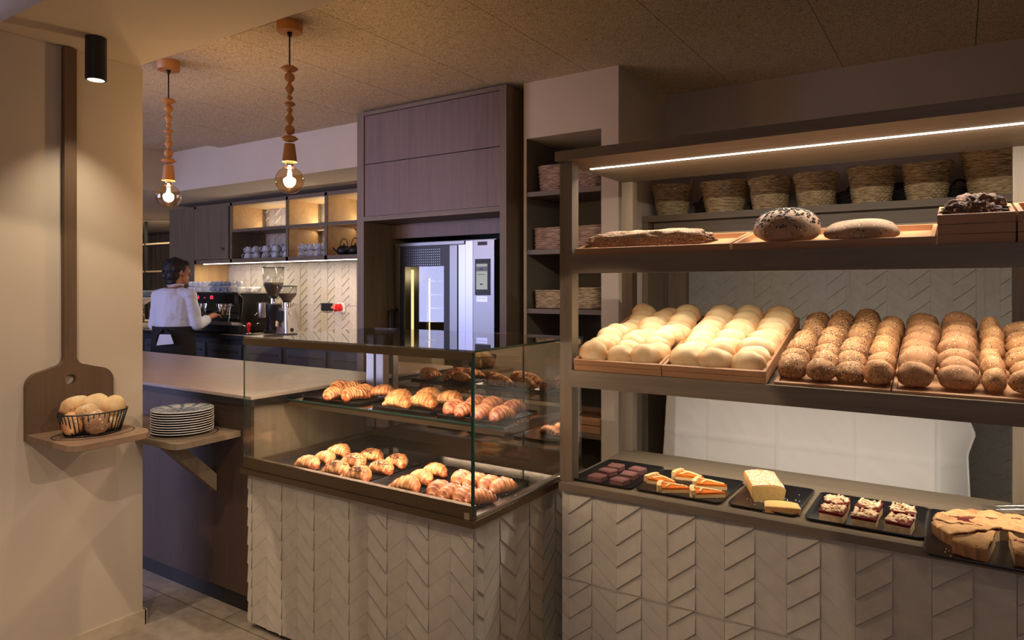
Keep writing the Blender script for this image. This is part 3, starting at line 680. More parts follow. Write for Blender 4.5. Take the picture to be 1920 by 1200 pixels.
fr.build('frame', 'oakX', wc)
ln = MB()
for x in (-6.00, -5.16, -4.64):
    ln.box(x+0.0162, x+0.0185, 4.112, 4.449, 2.03, 2.26)
for x in (-5.16, -4.64): ln.box(x+0.0162, x+0.0185, 4.112, 4.449, 1.74, 1.998)
for xa, xb in ((-5.98, -5.18), (-5.14, -4.66), (-4.62, -3.88)): ln.box(xa, xb, 4.112, 4.49, 2.259, 2.2615)
for xa, xb in ((-5.14, -4.66), (-4.62, -3.88)): ln.box(xa, xb, 4.112, 4.445, 1.9965, 1.9995)
ln.build('cubby_lining', 'liteX', wc)
B(-6.50, -3.45, 4.125, 4.14, 1.694, 1.699).build('light_strip', 'led', wc)

# cups
def cup_mb(r=0.036, h=0.05):
    m_ = MB().lathe([(0.0, 0.0), (r*0.62, 0.0), (r*0.66, 0.003), (r*0.92, h*0.45), (r, h), (r*0.94, h), (r*0.86, h*0.45), (r*0.55, 0.006), (0.0, 0.006)], n=20)
    m_.tube([(r*0.9, 0, h*0.8), (r*1.3, 0, h*0.78), (r*1.42, 0, h*0.5), (r*1.2, 0, h*0.25), (r*0.75, 0, h*0.2)], 0.004, 6); return m_
cme = mesh_of('cup', cup_mb(0.046, 0.058), 'marble', crust=False)
cms = mesh_of('cup', cup_mb(0.036, 0.052), 'white', crust=False)
cmg = mesh_of('cup', cup_mb(0.036, 0.052), 'cupgrey', crust=False)
def cups(xs, y, z, cell, row, me, hh, dbl=True):
    for i, x in enumerate(xs):
        for lv in range(2 if dbl else 1):
            lab = '%s grey marbled cup, %s stack from the left, %s of the %s' % ('upper' if lv else 'lower', ORD[i], cell, row)
            inst('coffee_cup', me, (x, y, z+hh*(lv+1)+0.001+0.002*lv), (math.pi, 0, random.uniform(-2.4, -0.7)), 1, lab, 'cup', 'stacked cups in the wall cupboard cubbies')
cups([-5.845, -5.72, -5.57, -5.42, -5.27], 4.19, 1.738, 'lower left cubby', 'front row', cme, 0.058)
cups([-5.66, -5.53, -5.40, -5.27], 4.33, 1.738, 'lower left cubby', 'back row', cme, 0.070)
cups([-5.06, -4.95, -4.84, -4.73], 4.20, 1.738, 'lower middle cubby', 'front row', cme, 0.058)
for i, x in enumerate((-4.52, -4.38, -4.24)):
    t = thing('teapot', 'black cast iron teapot with hoop handle, %s in the right cubby' % ['leftmost', 'middle', 'rightmost'][i], 'teapot', (x, 4.20, 1.739), 'teapots in the right cubby')
    MB().lathe([(0.0, 1.739), (0.04, 1.739), (0.062, 1.76), (0.066, 1.785), (0.05, 1.812), (0.03, 1.822), (0.0, 1.826)], (x, 4.20, 0), 24).build('body', 'iron', t, True)
    MB().ball((x, 4.20, 1.833), 0.009).build('lid_knob', 'iron', t, True)
    MB().tube([(x+0.05*math.cos(a), 4.20, 1.808+0.078*math.sin(a)) for a in [math.pi*k/12 for k in range(13)]], 0.004, 6).build('handle', 'iron', t, True)
    MB().tube([(x-0.055, 4.18, 1.77), (x-0.08, 4.16, 1.79), (x-0.088, 4.155, 1.808)], 0.011, 8, 0.006).build('spout', 'iron', t, True)

# coffee machine
cm = thing('espresso_machine', 'wide chrome and black espresso machine with red digital displays on the back counter', 'coffee machine', (-6.1, 4.1, 1.02))
B(-6.52, -5.665, 3.97, 4.34, 1.05, 1.40, b=0.01).build('body', 'black', cm)
B(-6.54, -5.65, 3.93, 4.36, 1.40, 1.415, b=0.003).build('cup_tray', 'steel', cm)
B(-6.52, -5.68, 3.92, 3.975, 1.305, 1.398, b=0.006).build('control_panel', 'black', cm)
B(-6.52, -5.68, 3.955, 3.972, 1.16, 1.305).build('splash_panel', 'chrome', cm)
B(-6.54, -5.655, 3.87, 4.0, 1.105, 1.13, b=0.004).build('drip_tray', 'steel', cm)
B(-6.52, -5.67, 3.90, 4.3, 1.045, 1.105).build('base', 'iron', cm)
for x in (-6.48, -5.72):
    for y in (3.93, 4.27): MB().cone((x, y, 1.0215), (x, y, 1.05), 0.02, 0.02, rounded=False).build('foot', 'chrome', cm)
B(-5.664, -5.650, 3.98, 4.33, 1.05, 1.40, b=0.004).build('side_panel', 'iron', cm)
MB().tube([(-5.648, 3.93, 1.405), (-5.648, 3.985, 1.36), (-5.648, 3.98, 1.25), (-5.648, 3.96, 1.12)], 0.006).build('side_trim', 'bronze', cm, True)
for x in (-6.30, -5.90):
    g_ = MB().lathe([(0.0, 1.20), (0.035, 1.20), (0.04, 1.215), (0.04, 1.27), (0.045, 1.275), (0.045, 1.30), (0.0, 1.30)], (x, 3.93, 0)).build('group_head', 'chrome', cm, True, auto=True)
    MB().tube([(x, 3.92, 1.225), (x+0.01, 3.84, 1.215), (x+0.015, 3.77, 1.205)], 0.011, 10, 0.014).build('portafilter_handle', 'black', cm, True)
    MB().lathe([(0.0, 1.195), (0.03, 1.198), (0.035, 1.22), (0.0, 1.222)], (x, 3.93, 0)).build('portafilter', 'chrome', cm, True)
for x in (-6.49, -5.72):
    MB().tube([(x, 3.93, 1.29), (x+0.005, 3.90, 1.29), (x+0.01, 3.885, 1.25), (x+0.02, 3.88, 1.18), (x+0.03, 3.86, 1.13)], 0.006).build('steam_wand', 'chrome', cm, True)
for i in range(5): MB().cone((-6.15+0.05*i, 3.918, 1.325), (-6.15+0.05*i, 3.912, 1.325), 0.008, 0.008, 12, False).build('button', 'chrome', cm)
for s_, x in (('00', -6.27), ('~', -6.155), ('00', -6.04)):
    t_ = text_mb(s_, 0.050); mm = Matrix.Translation((x, 3.918, 1.36)) @ Matrix.Rotation(R(90), 4, 'X')
    t_.v = [tuple(mm @ Vector(p)) for p in t_.v]; t_.build('display_digits', 'red', cm)
k = 0
for row, y in (('front', 3.99), ('back', 4.09), ('rear', 4.20)):
    for i in range(11):
        x = -6.49+0.078*i; dk = i in (5, 6, 7, 8)
        for lv in range(2 if row == 'front' else 1):
            lab = '%s %s cup, %s from left, %s row on top of the espresso machine' % ('upper' if lv else 'lower', 'blue-grey' if dk else 'white', ORD[i], row)
            inst('espresso_cup', cmg if dk else cms, (x, y, 1.4155+0.052*(lv)), (0, 0, random.uniform(-2, 0)), 0.93, lab, 'cup', 'cups on the espresso machine')
# knock box, tamper
kbx = thing('knock_box', 'black knock box on the worktop beside the espresso machine', 'knock box', (-5.60, 3.90, 1.0235))
B(-5.68, -5.52, 3.86, 3.97, 1.0237, 1.105, b=0.006).build('box', 'black', kbx)
MB().tube([(-5.685, 3.915, 1.10), (-5.515, 3.915, 1.10)], 0.008).build('bar', 'chrome', kbx, True)
tm_ = thing('tamper', 'coffee tamper with bright red knob handle on a black mat', 'tamper', (-5.44, 3.90, 1.027))
MB().lathe([(0.0, 1.0275), (0.029, 1.0275), (0.029, 1.040), (0.008, 1.044), (0.0, 1.045)], (-5.44, 3.90, 0)).build('base', 'chrome', tm_, True)
MB().lathe([(0.008, 1.044), (0.012, 1.065), (0.013, 1.09), (0.022, 1.108), (0.022, 1.125), (0.012, 1.135), (0.0, 1.137)], (-5.44, 3.90, 0)).build('knob_handle', 'redp', tm_, True)
tag(B(-5.50, -5.36, 3.85, 3.96, 1.0235, 1.0272).build('tamper_mat', 'black'), 'small black rubber mat under the red tamper', 'mat')
# two grinders
def grinder(x, y, label, tall):
    t = thing('coffee_grinder', label, 'coffee grinder', (x, y, 1.0235), 'coffee grinders')
    z0 = 1.0237
    if tall:
        MB().lathe([(0.0, z0), (0.085, z0), (0.09, z0+0.012), (0.08, z0+0.03), (0.0, z0+0.032)], (x, y, 0), 32).build('base', 'black', t, True, auto=True)
        MB().lathe([(0.058, z0+0.03), (0.055, z0+0.14), (0.075, z0+0.17), (0.078, z0+0.27), (0.05, z0+0.28), (0.0, z0+0.28)], (x, y, 0), 32).build('body', 'black', t, True, auto=True)
        MB().lathe([(0.0, z0+0.15), (0.042, z0+0.15), (0.048, z0+0.17), (0.048, z0+0.285), (0.052, z0+0.29), (0.0, z0+0.292)], (x-0.045, y-0.09, 0), 28).build('dosing_chamber', 'steel', t, True, auto=True)
        MB().tube([(x-0.045, y-0.14, z0+0.20), (x-0.05, y-0.17, z0+0.17)], 0.006).build('lever', 'chrome', t, True)
        MB().tube([(x-0.07, y-0.09, z0+0.10), (x-0.03, y-0.16, z0+0.095)], 0.006).build('fork', 'chrome', t, True)
        zc, rr_, hh = z0+0.28, 0.098, 0.345
    else:
        bm = MB().loops([rr(0.165, 0.15, 0.02, z0, cx=x, cy=y), rr(0.155, 0.14, 0.02, z0+0.05, cx=x, cy=y), rr(0.115, 0.12, 0.02, z0+0.245, cx=x, cy=y)]); bm.build('body', 'steel', t, True, auto=True)
        B(x-0.04, x+0.02, y-0.085, y-0.06, z0+0.12, z0+0.22, b=0.004).build('control_panel', 'black', t)
        MB().lathe([(0.0, z0+0.08), (0.03, z0+0.08), (0.034, z0+0.13), (0.0, z0+0.135)], (x-0.03, y-0.11, 0)).build('portafilter_rest', 'chrome', t, True, auto=True)
        MB().cone((x+0.068, y-0.01, z0+0.045), (x+0.082, y-0.01, z0+0.045), 0.02, 0.019, 20, False).build('dial', 'black', t)
        MB().cone((x+0.055, y-0.02, z0+0.20), (x+0.075, y-0.02, z0+0.20), 0.018, 0.016, 20, False).build('knob', 'chrome', t)
        zc, rr_, hh = z0+0.245, 0.090, 0.20
    MB().lathe([(0.0, zc), (0.034, zc), (0.034, zc+0.05), (0.0, zc+0.05)], (x, y, 0)).build('collar', 'chrome', t, True, auto=True)
    zb = zc+0.045
    MB().lathe([(0.032, zb), (0.05, zb+0.03), (rr_*0.93, zb+hh*0.38), (rr_, zb+hh*0.55), (rr_, zb+hh-0.05), (rr_*0.97, zb+hh-0.048), (rr_*0.95, zb+hh*0.55), (0.045, zb+0.03), (0.03, zb+0.004)], (x, y, 0), 32).build('hopper', 'clear', t, True)
    MB().lathe([(0.0, zb+0.002), (0.03, zb+0.004), (0.046, zb+0.032), (rr_*0.9, zb+hh*0.38), (rr_*0.92, zb+hh*0.45), (rr_*0.3, zb+hh*0.43), (0.0, zb+hh*0.40)], (x, y, 0), 28).build('beans', 'beans', t, True)
    MB().lathe([(0.0, zb+hh-0.05), (rr_*1.02, zb+hh-0.05), (rr_*1.02, zb+hh-0.042), (0.02, zb+hh-0.036), (0.0, zb+hh-0.036)], (x, y, 0), 32).build('hopper_lid', 'black', t, True, auto=True)
grinder(-5.455, 4.18, 'tall black coffee grinder with large bean hopper beside the espresso machine', True)
grinder(-5.18, 4.12, 'silver coffee grinder with low bean hopper, right of the tall black one', False)
for i, (x, y) in enumerate(((-5.55, 3.93), (-5.23, 3.90))):
    tag(MB().lathe([(0.0, 1.0236), (0.05, 1.0236), (0.055, 1.027), (0.0, 1.029)], (x if i else -5.30, y, 0)).build('grinder_dish', 'steel', None, True), ['small steel dish on the worktop before the tall grinder', 'small steel dish on the worktop before the silver grinder'][i], 'dish')
so = thing('wall_socket', 'black double wall socket on the coffee splashback tiles', 'socket', (-5.06, 4.49, 1.27))
B(-5.135, -4.985, 4.478, 4.4935, 1.235, 1.308, b=0.003).build('plate', 'black', so)
for x in (-5.095, -5.025): MB().cone((x, 4.4775, 1.272), (x, 4.4782, 1.272), 0.022, 0.022, 20, False).build('outlet', 'iron', so)
rs = thing('industrial_socket', 'round red industrial socket on the splashback, right of the black one', 'socket', (-4.88, 4.49, 1.27))
B(-4.905, -4.815, 4.478, 4.4935, 1.225, 1.315, b=0.003).build('back_plate', 'white', rs)
MB().cone((-4.865, 4.478, 1.272), (-4.880, 4.42, 1.262), 0.036, 0.034, 24, False).build('housing', 'redp', rs, True, auto=True)
MB().cone((-4.865, 4.42, 1.302), (-4.880, 4.415, 1.262), 0.012, 0.036, 24, False).build('cap', 'redp', rs, True, auto=True)

# ================================================================== OVEN CABINET AND OVEN
oc = thing('oven_cabinet', 'tall dark oak cabinet housing the steel oven', 'cabinet', (-2.82, 3.6, 0))
B(-3.435, -3.372, 3.31, 4.11, 0, 2.64).build('side_panel', 'oakZ', oc)
B(-2.258, -2.212, 3.31, 4.11, 0, 2.64).build('side_panel', 'oakZ', oc)
B(-3.3715, -2.2585, 3.311, 4.11, 2.615, 2.64).build('top_panel', 'oakX', oc)
B(-3.370, -2.260, 3.318, 3.34, 2.288, 2.612, b=0.001).build('door', 'ovw', oc)
B(-3.370, -2.260, 3.318, 3.34, 1.935, 2.283, b=0.001).build('door', 'ovw', oc)
B(-3.3715, -2.2585, 3.310, 4.10, 1.902, 1.932).build('lintel', 'oakX', oc)
B(-3.3715, -2.2585, 3.585, 3.60, 1.80, 1.901).build('fascia', 'ovw', oc)
B(-3.3715, -2.2585, 4.08, 4.11, 0.0, 1.901).build('back_panel', 'kick', oc)
B(-3.3715, -2.2585, 3.62, 4.07, 0.02, 0.86).build('base_unit', 'oakX', oc)
ov = thing('oven', 'stainless steel bakery oven with glass door in the oak cabinet', 'oven', (-2.9, 3.8, 0.862))
YF = 3.60
B(-3.340, -2.489, YF+0.01, YF+0.03, 0.862, 1.768).build('front_frame', 'steeld', ov) if False else None
fb = MB()
fb.box(-3.340, -2.489, YF+0.008, YF+0.45, 1.752, 1.768).box(-3.340, -2.489, YF+0.008, YF+0.45, 0.862, 0.90)
fb.box(-3.340, -3.335, YF+0.008, YF+0.45, 0.90, 1.752).box(-2.855, -2.489, YF+0.008, YF+0.45, 0.90, 1.752)
fb.build('body', 'ovsteel', ov)
B(-3.335, -2.856, YF+0.43, YF+0.45, 0.90, 1.752).build('cavity_back', 'bronze', ov)
B(-3.20, -2.90, YF+0.40, YF+0.42, 0.95, 1.66).build('cavity_fan_cover', 'bronze', ov)
dr = B(-3.342, -3.302, YF-0.012, YF+0.006, 0.90, 1.745, b=0.003).build('door_edge', 'ovsteel', ov)
B(-2.855, -2.79, YF-0.012, YF+0.006, 0.90, 1.738, b=0.002).build('door_stile', 'ovsteel', ov)
B(-2.788, -2.725, YF-0.004, YF+0.006, 0.90, 1.738).build('recess_reflection_strip', 'steeld', ov)  # the other grey stands in for a reflection band on the steel
B(-2.722, -2.66, YF-0.012, YF+0.006, 0.90, 1.762, b=0.002).build('steel_reflection_strip', 'steeld', ov)  # reflection put into this panel's grey as well
B(-2.658, -2.489, YF-0.014, YF+0.006, 0.90, 1.764, b=0.002).build('control_column', 'ovsteel', ov)
B(-3.342, -2.725, YF-0.02, YF+0.006, 1.742, 1.764, b=0.002).build('door_header', 'ovsteel', ov)
B(-3.302, -3.262, YF-0.009, YF+0.002, 0.90, 1.741).box(-2.905, -2.856, YF-0.009, YF+0.002, 0.90, 1.741).box(-3.262, -2.905, YF-0.009, YF+0.002, 1.60, 1.741).build('black_door_border', 'black', ov)
pm = MB()
for i in range(18):
    for j in range(7): pm.box(-3.25+i*0.018, -3.244+i*0.018, YF-0.0105, YF-0.0092, 1.61+j*0.017, 1.615+j*0.017)
pm.build('vent_dots', 'steeld', ov)
B(-3.262, -2.905, YF-0.008, YF-0.004, 0.90, 1.60).build('door_glass', 'ovglass', ov)
for k_ in range(7):
    z = 1.50-0.095*k_
    for yy in (0.10, 0.34): MB().tube([(-3.18, YF+yy, z), (-2.90, YF+yy, z)], 0.004).build('rack_rail', 'chrome', ov, True)
MB().tube([(-3.13, YF+0.09, 0.92), (-3.13, YF+0.09, 1.53)], 0.007).build('rack_upright', 'chrome', ov, True)
MB().box(-3.232, -3.220, YF+0.03, YF+0.045, 0.95, 1.58).build('interior_lamp', emis('oven lamp', (1, 0.78, 0.40, 1), 2.6), ov)
MB().box(-3.137, -3.125, YF+0.10, YF+0.11, 0.95, 1.52).build('interior_lamp', emis('oven lamp rear', (1, 0.78, 0.40, 1), 2.2), ov)
MB().tube([(-3.33, YF-0.012, 1.30), (-3.335, YF-0.07, 1.29), (-3.335, YF-0.07, 1.02), (-3.33, YF-0.012, 1.01)], 0.017).build('door_handle', 'black', ov, True)
sp_ = B(-2.640, -2.520, YF-0.018, YF-0.0141, 1.405, 1.640, b=0.0015).build('control_panel', 'iron', ov)
B(-2.628, -2.540, YF-0.0195, YF-0.0183, 1.442, 1.608).build('screen', emis('oven screen', (0.72, 0.74, 0.74, 1), 0.55), sp_)
B(-2.628, -2.540, YF-0.0205, YF-0.0197, 1.560, 1.590).build('screen_header', plain('screen header grey', srgb(100, 104, 108), 0.4), sp_)
B(-2.600, -2.575, YF-0.0215, YF-0.0207, 1.571, 1.577).box(-2.618, -2.558, YF-0.0205, YF-0.0197, 1.538, 1.541).box(-2.597, -2.575, YF-0.0205, YF-0.0197, 1.472, 1.480).build('screen_icons', 'iron', sp_)
B(-2.628, -2.540, YF-0.0155, YF-0.0142, 1.362, 1.398).build('rating_plate', 'steeld', ov)
B(-2.618, -2.55, YF-0.0165, YF-0.0157, 1.382, 1.386).build('rating_lines', 'white', ov)
B(-2.620, -2.545, YF-0.0155, YF-0.0142, 1.728, 1.752).build('badge', 'iron', ov)

# ================================================================== NICHE SHELVES AND BASKETS
NL = ['topmost', 'second from the top', 'third from the top', 'fourth from the top', 'lowest visible']
for i, z in enumerate((2.015, 1.675, 1.33, 0.985, 0.64)):
    tag(B(-2.1335, -1.6535, 3.412, 3.80, z-0.028, z, b=0.0015).build('niche_shelf', 'oakX'), 'dark oak shelf board in the pillar niche, %s' % NL[i], 'shelf', 'shelves of the pillar niche')
def wbasket_rect(x0, x1, y0, y1, z0, h, label, mat, rndc=0.03, flare=0.01, n=90, pitch=0.0085):
    t = thing('wicker_basket', label, 'basket', ((x0+x1)/2, (y0+y1)/2, z0), 'wicker baskets')
    cx, cy, w_, d_ = (x0+x1)/2, (y0+y1)/2, x1-x0, y1-y0
    per = rr(w_, d_, rndc, 0, 10, cx, cy); m_ = MB(); rows = int(h/0.0105); P = len(per)
    # dense outline
    dense = []
    for i in range(P):
        a, b = Vector(per[i]), Vector(per[(i+1) % P]); k_ = max(1, int((b-a).length/0.007))
        for q in range(k_): dense.append(a+(b-a)*q/k_)
    D = len(dense); c = Vector((cx, cy, 0)); ls = []
    for r_ in range(rows*4+1):
        z = z0+0.002+h*r_/(rows*4); s = 1+flare*4*(r_/(rows*4)); l = []
        for q, p in enumerate(dense):
            d = (p-c).normalized(); o_ = 0.0032*math.sin(q*0.9+(math.pi if (r_//4) % 2 else 0))*min(1, r_ % 4)+(-0.0045, 0.0015, 0.003, 0.0015)[r_ % 4]
            l.append(c+(p-c)*s+d*o_+Vector((0, 0, z)))
        ls.append(l)
    m_.loops(ls, caps=False); 
    m_.add([tuple(p) for p in ls[0]], [tuple(range(D))]); m_.build('woven_body', mat, t, True)
    sc = 1+flare*4; rp = [c+(p-c)*sc+Vector((0, 0, z0+h)) for p in dense]; rp.append(rp[0])
    MB().tube(rp, 0.0055, 6).build('rim', mat, t, True); return t
wbasket_rect(-2.10, -1.90, 3.46, 3.72, 2.0155, 0.15, 'rounded woven basket at the left of the topmost niche shelf', 'wick2', 0.07, 0.02)
wbasket_rect(-1.86, -1.69, 3.50, 3.74, 2.0155, 0.15, 'woven basket at the right of the topmost niche shelf, behind the oak post', 'wick2', 0.06)
wbasket_rect(-2.105, -1.905, 3.45, 3.72, 1.6755, 0.125, 'pale wicker basket at the left of the second niche shelf', 'wick2', 0.02)
wbasket_rect(-1.885, -1.665, 3.45, 3.72, 1.6755, 0.125, 'grey wicker basket at the right of the second niche shelf', 'wick2', 0.02)
wbasket_rect(-2.10, -1.915, 3.45, 3.70, 1.3305, 0.105, 'low pale wicker basket at the left of the third niche shelf', 'wick1', 0.02)
wbasket_rect(-1.875, -1.685, 3.47, 3.70, 1.3305, 0.12, 'round coiled basket at the right of the third niche shelf', 'wick1', 0.07, 0.02)
wbasket_rect(-2.08, -1.90, 3.46, 3.70, 0.9855, 0.11, 'pale wicker basket at the left of the fourth niche shelf', 'wick2', 0.02)
for i in range(2):
    t = thing('slatted_tray', 'slatted wooden tray on the lowest visible niche shelf, %s of the two stacked' % ['lower', 'upper'][i], 'tray', (-1.80, 3.58, 0.641+0.045*i), 'slatted trays in the niche')
    z = 0.641+0.045*i
    B(-1.95, -1.665, 3.43, 3.445, z, z+0.04).build('rail', 'trayX', t); B(-1.95, -1.665, 3.755, 3.77, z, z+0.04).build('rail', 'trayX', t)
    sm = MB()
    for q in range(9): sm.box(-1.94+q*0.031, -1.922+q*0.031, 3.446, 3.754, z+0.004, z+0.012)
    sm.build('slats', 'trayY', t)

# back wall unit behind the bread shelves
bu = thing('back_wall_unit', 'dark oak wall unit with basket shelf behind the bread shelving', 'shelf unit', (-0.3, 3.95, 0))
B(-1.545, 1.2, 3.73, 4.115, 1.833, 1.868).build('basket_shelf', 'oakX', bu)
B(-1.50, 1.2, 3.80, 4.115, 1.745, 1.832).build('under_box', 'oakX', bu)
B(-1.545, -1.51, 3.735, 4.115, 0, 1.832).build('end_panel', 'oakZ', bu)
B(-1.509, -1.396, 4.06, 4.115, 0.0, 1.744).build('back_panel', 'oakZ', bu)
fn2 = lambda u, z, h: (u, 4.108-h, z)
t2 = chevron(-1.395, 1.1, 0.0, 1.744, -1.395, fn2, zph=0.35, first_up=True, hgt=0.0045, strong=1)
t2.box(-1.395, 1.1, 4.1085, 4.118, 0, 1.744)
struct('trim_3', t2, 'tile_shaded')
gm = MB().box(-1.395, 1.1, 4.099, 4.1012, 1.1395, 1.1408).box(-1.395, 1.1, 4.099, 4.1012, 0.5395, 0.5408)
for x in (-1.0, -0.5, 0.1, 0.7): gm.box(x-0.0007, x+0.0007, 4.099, 4.1012, 0, 1.744)
struct('trim_4', gm, 'grout')
# round handled baskets
def rbasket(x, y, z0, r0, r1, h, label, mat='wick1', handle=None, seed=0):
    t = thing('round_wicker_basket', label, 'basket', (x, y, z0), 'round wicker baskets on the back shelf')
    n = 132; rows = int(h/0.0115); ls = []
    for i in range(rows*4+1):
        f = i/(rows*4); r = r0+(r1-r0)*f**0.8; l = []
        top = f > 0.86
        for j in range(n):
            o_ = 0.0036*math.sin(j*2*math.pi*12/n*2+(math.pi if (i//4) % 2 else 0))*min(1, i % 4)+(-0.005, 0.0015, 0.003, 0.0015)[i % 4]+(0.007 if top else 0)+0.003*noise.noise(Vector((math.cos(j*6.28/n)*2, math.sin(j*6.28/n)*2, f*3+seed)))
            l.append((x+(r+o_)*math.cos(2*math.pi*j/n), y+(r+o_)*math.sin(2*math.pi*j/n), z0+0.001+h*f+0.004*math.sin(j*2*math.pi/n*2+seed)*f))
        ls.append(l)
    m_ = MB().loops(ls, caps=False); m_.add(ls[0], [tuple(range(n))]); m_.build('woven_body', mat, t, True)
    il = [[(x+(r1-0.006-(0.4*r1 if q else 0)*0)*math.cos(2*math.pi*j/40), y+(r1-0.006)*math.sin(2*math.pi*j/40), z0+h*0.98) for j in range(40)] for q in (0,)]
    MB().tube([(x+(r1+0.004)*math.cos(2*math.pi*j/48), y+(r1+0.004)*math.sin(2*math.pi*j/48), z0+h+0.004*math.sin(j*2*math.pi/48*2+seed)) for j in range(49)], 0.007, 6).build('rim', mat, t, True)
    if handle is not None:
        for a in handle:
            hx, hy = x+(r1+0.004)*math.cos(a), y+(r1+0.004)*math.sin(a); dx, dy = -math.sin(a), math.cos(a)
            MB().tube([(hx+dx*0.035*math.cos(b), hy+dy*0.035*math.cos(b), z0+h-0.01+0.045*math.sin(b)) for b in [math.pi*k_/10 for k_ in range(11)]], 0.006, 6).build('handle', mat, t, True)
Z = 1.8685
BK = [(-1.41, 3.86, .082, .108, .175, 'first round wicker basket from the left on the back shelf', 'wick1', [0.2]),
      (-1.11, 3.87, .092, .122, .172, 'second round wicker basket from the left on the back shelf, broader and straighter', 'wick1', [0.3]),
      (-0.86, 3.85, .080, .103, .168, 'third round wicker basket from the left, wide-rimmed, on the back shelf', 'wick1', None),
      (-0.63, 3.85, .078, .102, .170, 'fourth round wicker basket from the left, with a small handle standing up', 'wick1', [0.9]),
      (-0.37, 3.85, .080, .106, .178, 'fifth round wicker basket from the left on the back shelf', 'wick1', None),
      (-0.135, 3.86, .075, .105, .176, 'sixth round wicker basket from the left, next to the large one', 'wick1', None),
      (0.155, 3.87, .112, .150, .235, 'large round wicker basket at the right end of the back shelf', 'wick1', None)]
for i, (x, y, a, b, h, l, m_, hd) in enumerate(BK): rbasket(x, y, Z, a, b, h, l, m_, hd, i*1.7)
for i, (x, y, s) in enumerate([(-1.265, 4.02, .8), (-0.955, 4.03, .7), (-0.49, 4.03, 0.8), (-0.23, 4.02, 1.0), (-0.02, 4.03, 0.72)]):
    rbasket(x, y, Z, .062*s, .075*s, .105*s, 'small dark handled basket at the back, in %s gap between the pale baskets' % ['the first', 'the second', 'the fourth', 'the fifth', 'the sixth'][i], 'wickd', [-1.2], 9+i)

# covered table
tb = thing('serving_table', 'back counter hidden under a white linen tablecloth', 'table', (-0.6, 3.6, 0))
B(-1.24, -0.02, 3.36, 3.92, 0.955, 0.985).build('tabletop', 'oakX', tb)
for x in (-1.20, -0.06):
    for y in (3.40, 3.86): B(x-0.02, x+0.02, y-0.02, y+0.02, 0, 0.9545).build('leg', 'oakZ', tb)
cl = MB(); nx, nz = 300, 60; ls = []
for j in range(nz+1):
    f = j/nz; l = []
    for i in range(nx+1):
        u = i/nx; x = -1.265+1.285*u
        z = 0.990-0.88*f
        ex = 0.0
        if u < 0.06: ex = -0.05*f*(1-u/0.06)
        if u > 0.94: ex = (0.030*max(0, 1-abs(f-0.16)/0.10)+0.035*f)*((u-0.94)/0.06)
        y = 3.345-0.03*f+0.004*math.sin(x*9)*f+0.014*noise.noise(Vector((x*5, z*3, 1.3)))*f+0.004*noise.noise(Vector((x*18+z*9, z*14, 3)))
        y += 0.010*math.exp(-((u-0.075)/0.012)**2)*f-0.012*math.exp(-((u-0.12)/0.02)**2)*f
        if u > 0.93: y += 0.10*((u-0.93)/0.07)**1.4*(0.3+f)
        if u < 0.05: y += 0.05*((0.05-u)/0.05)
        y += -0.0060*math.exp(-((f-0.30)/0.010)**2)      # pressed crease
        for uc in (0.178, 0.43, 0.68, 0.915): y += -0.0060*math.exp(-((u-uc)/0.0040)**2)
        cr = [0, 0.075, 0.178, 0.43, 0.68, 0.915, 1.0]
        for q9 in range(6):
            if cr[q9] <= u < cr[q9+1]: y += (0.016 if q9 % 2 else -0.016)*((u-cr[q9])/(cr[q9+1]-cr[q9])-0.5)*min(1, f*3)
        l.append((x+ex, y, z))
    ls.append(l)
cl.loops(ls, caps=False, closed=False)
cl.add([(-1.265, 3.345, 0.990), (0.02, 3.345, 0.990), (0.02, 3.93, 0.990), (-1.265, 3.93, 0.990)], [(0, 1, 2, 3)])
tag(cl.build('tablecloth', 'cloth', None, True, auto=False), 'white linen tablecloth with pressed creases hanging behind the pastry counter', 'tablecloth')
cl_o = COL.objects['tablecloth']; sm_ = cl_o.modifiers.new('thickness', 'SOLIDIFY'); sm_.thickness = 0.0015; sm_.offset = 0

# ================================================================== GLASS DISPLAY CASE
DX0, DX1, DY0, DY1 = -2.545, -1.332, 1.80, 2.575
dc = thing('display_case', 'glass croissant display case on a relief-tiled plinth', 'display case', (-1.94, 2.19, 0))
B(DX0+0.01, DX1-0.01, DY0+0.02, DY1-0.02, 0.05, 0.665).build('plinth_core', 'grout', dc)
B(DX0+0.05, DX1-0.05, DY0+0.06, DY1-0.05, 0, 0.05).build('kickboard', 'kick', dc)
fnF = lambda u, z, h: (u, DY0+0.0195-h, z)
tf = chevron(DX0+0.005, DX1-0.005, 0.03, 0.662, -2.513-0.0975, fnF, cw=0.0975, zph=0.02, first_up=False, strong=-1, hgt=0.006)
tf.box(DX0+0.005, DX1-0.005, DY0+0.0196, DY0+0.03, 0.03, 0.662); tf.build('tiled_front', 'tile', dc)
fnR = lambda u, z, h: (DX1-0.0095+h, u, z)
tr_ = chevron(DY0+0.02, DY1-0.02, 0.03, 0.662, DY0-0.03, fnR, cw=0.0975, zph=0.02, first_up=False, strong=-1, hgt=0.006)
tr_.box(DX1-0.02, DX1-0.0096, DY0+0.02, DY1-0.02, 0.03, 0.662); tr_.build('tiled_side', 'tile', dc)
B(DX0-0.012, DX1+0.010, DY0-0.012, DY1+0.01, 0.665, 0.688, b=0.002).build('ledge', 'bronze', dc)
ft = MB().box(DX0, DX1, DY0-0.004, DY0+0.018, 0.688, 0.735, b=0.0015)
ft.build('front_rail', 'bronze', dc)
MB().box(DX1-0.032, DX1, DY0+0.019, DY1, 0.688, 0.700).build('side_sill', 'steel', dc)
MB().box(DX0, DX0+0.02, DY0+0.019, DY1, 0.688, 0.715).box(DX0+0.021, DX1-0.033, DY1-0.03, DY1-0.008, 0.688, 0.75).build('rear_rail', 'bronze', dc)
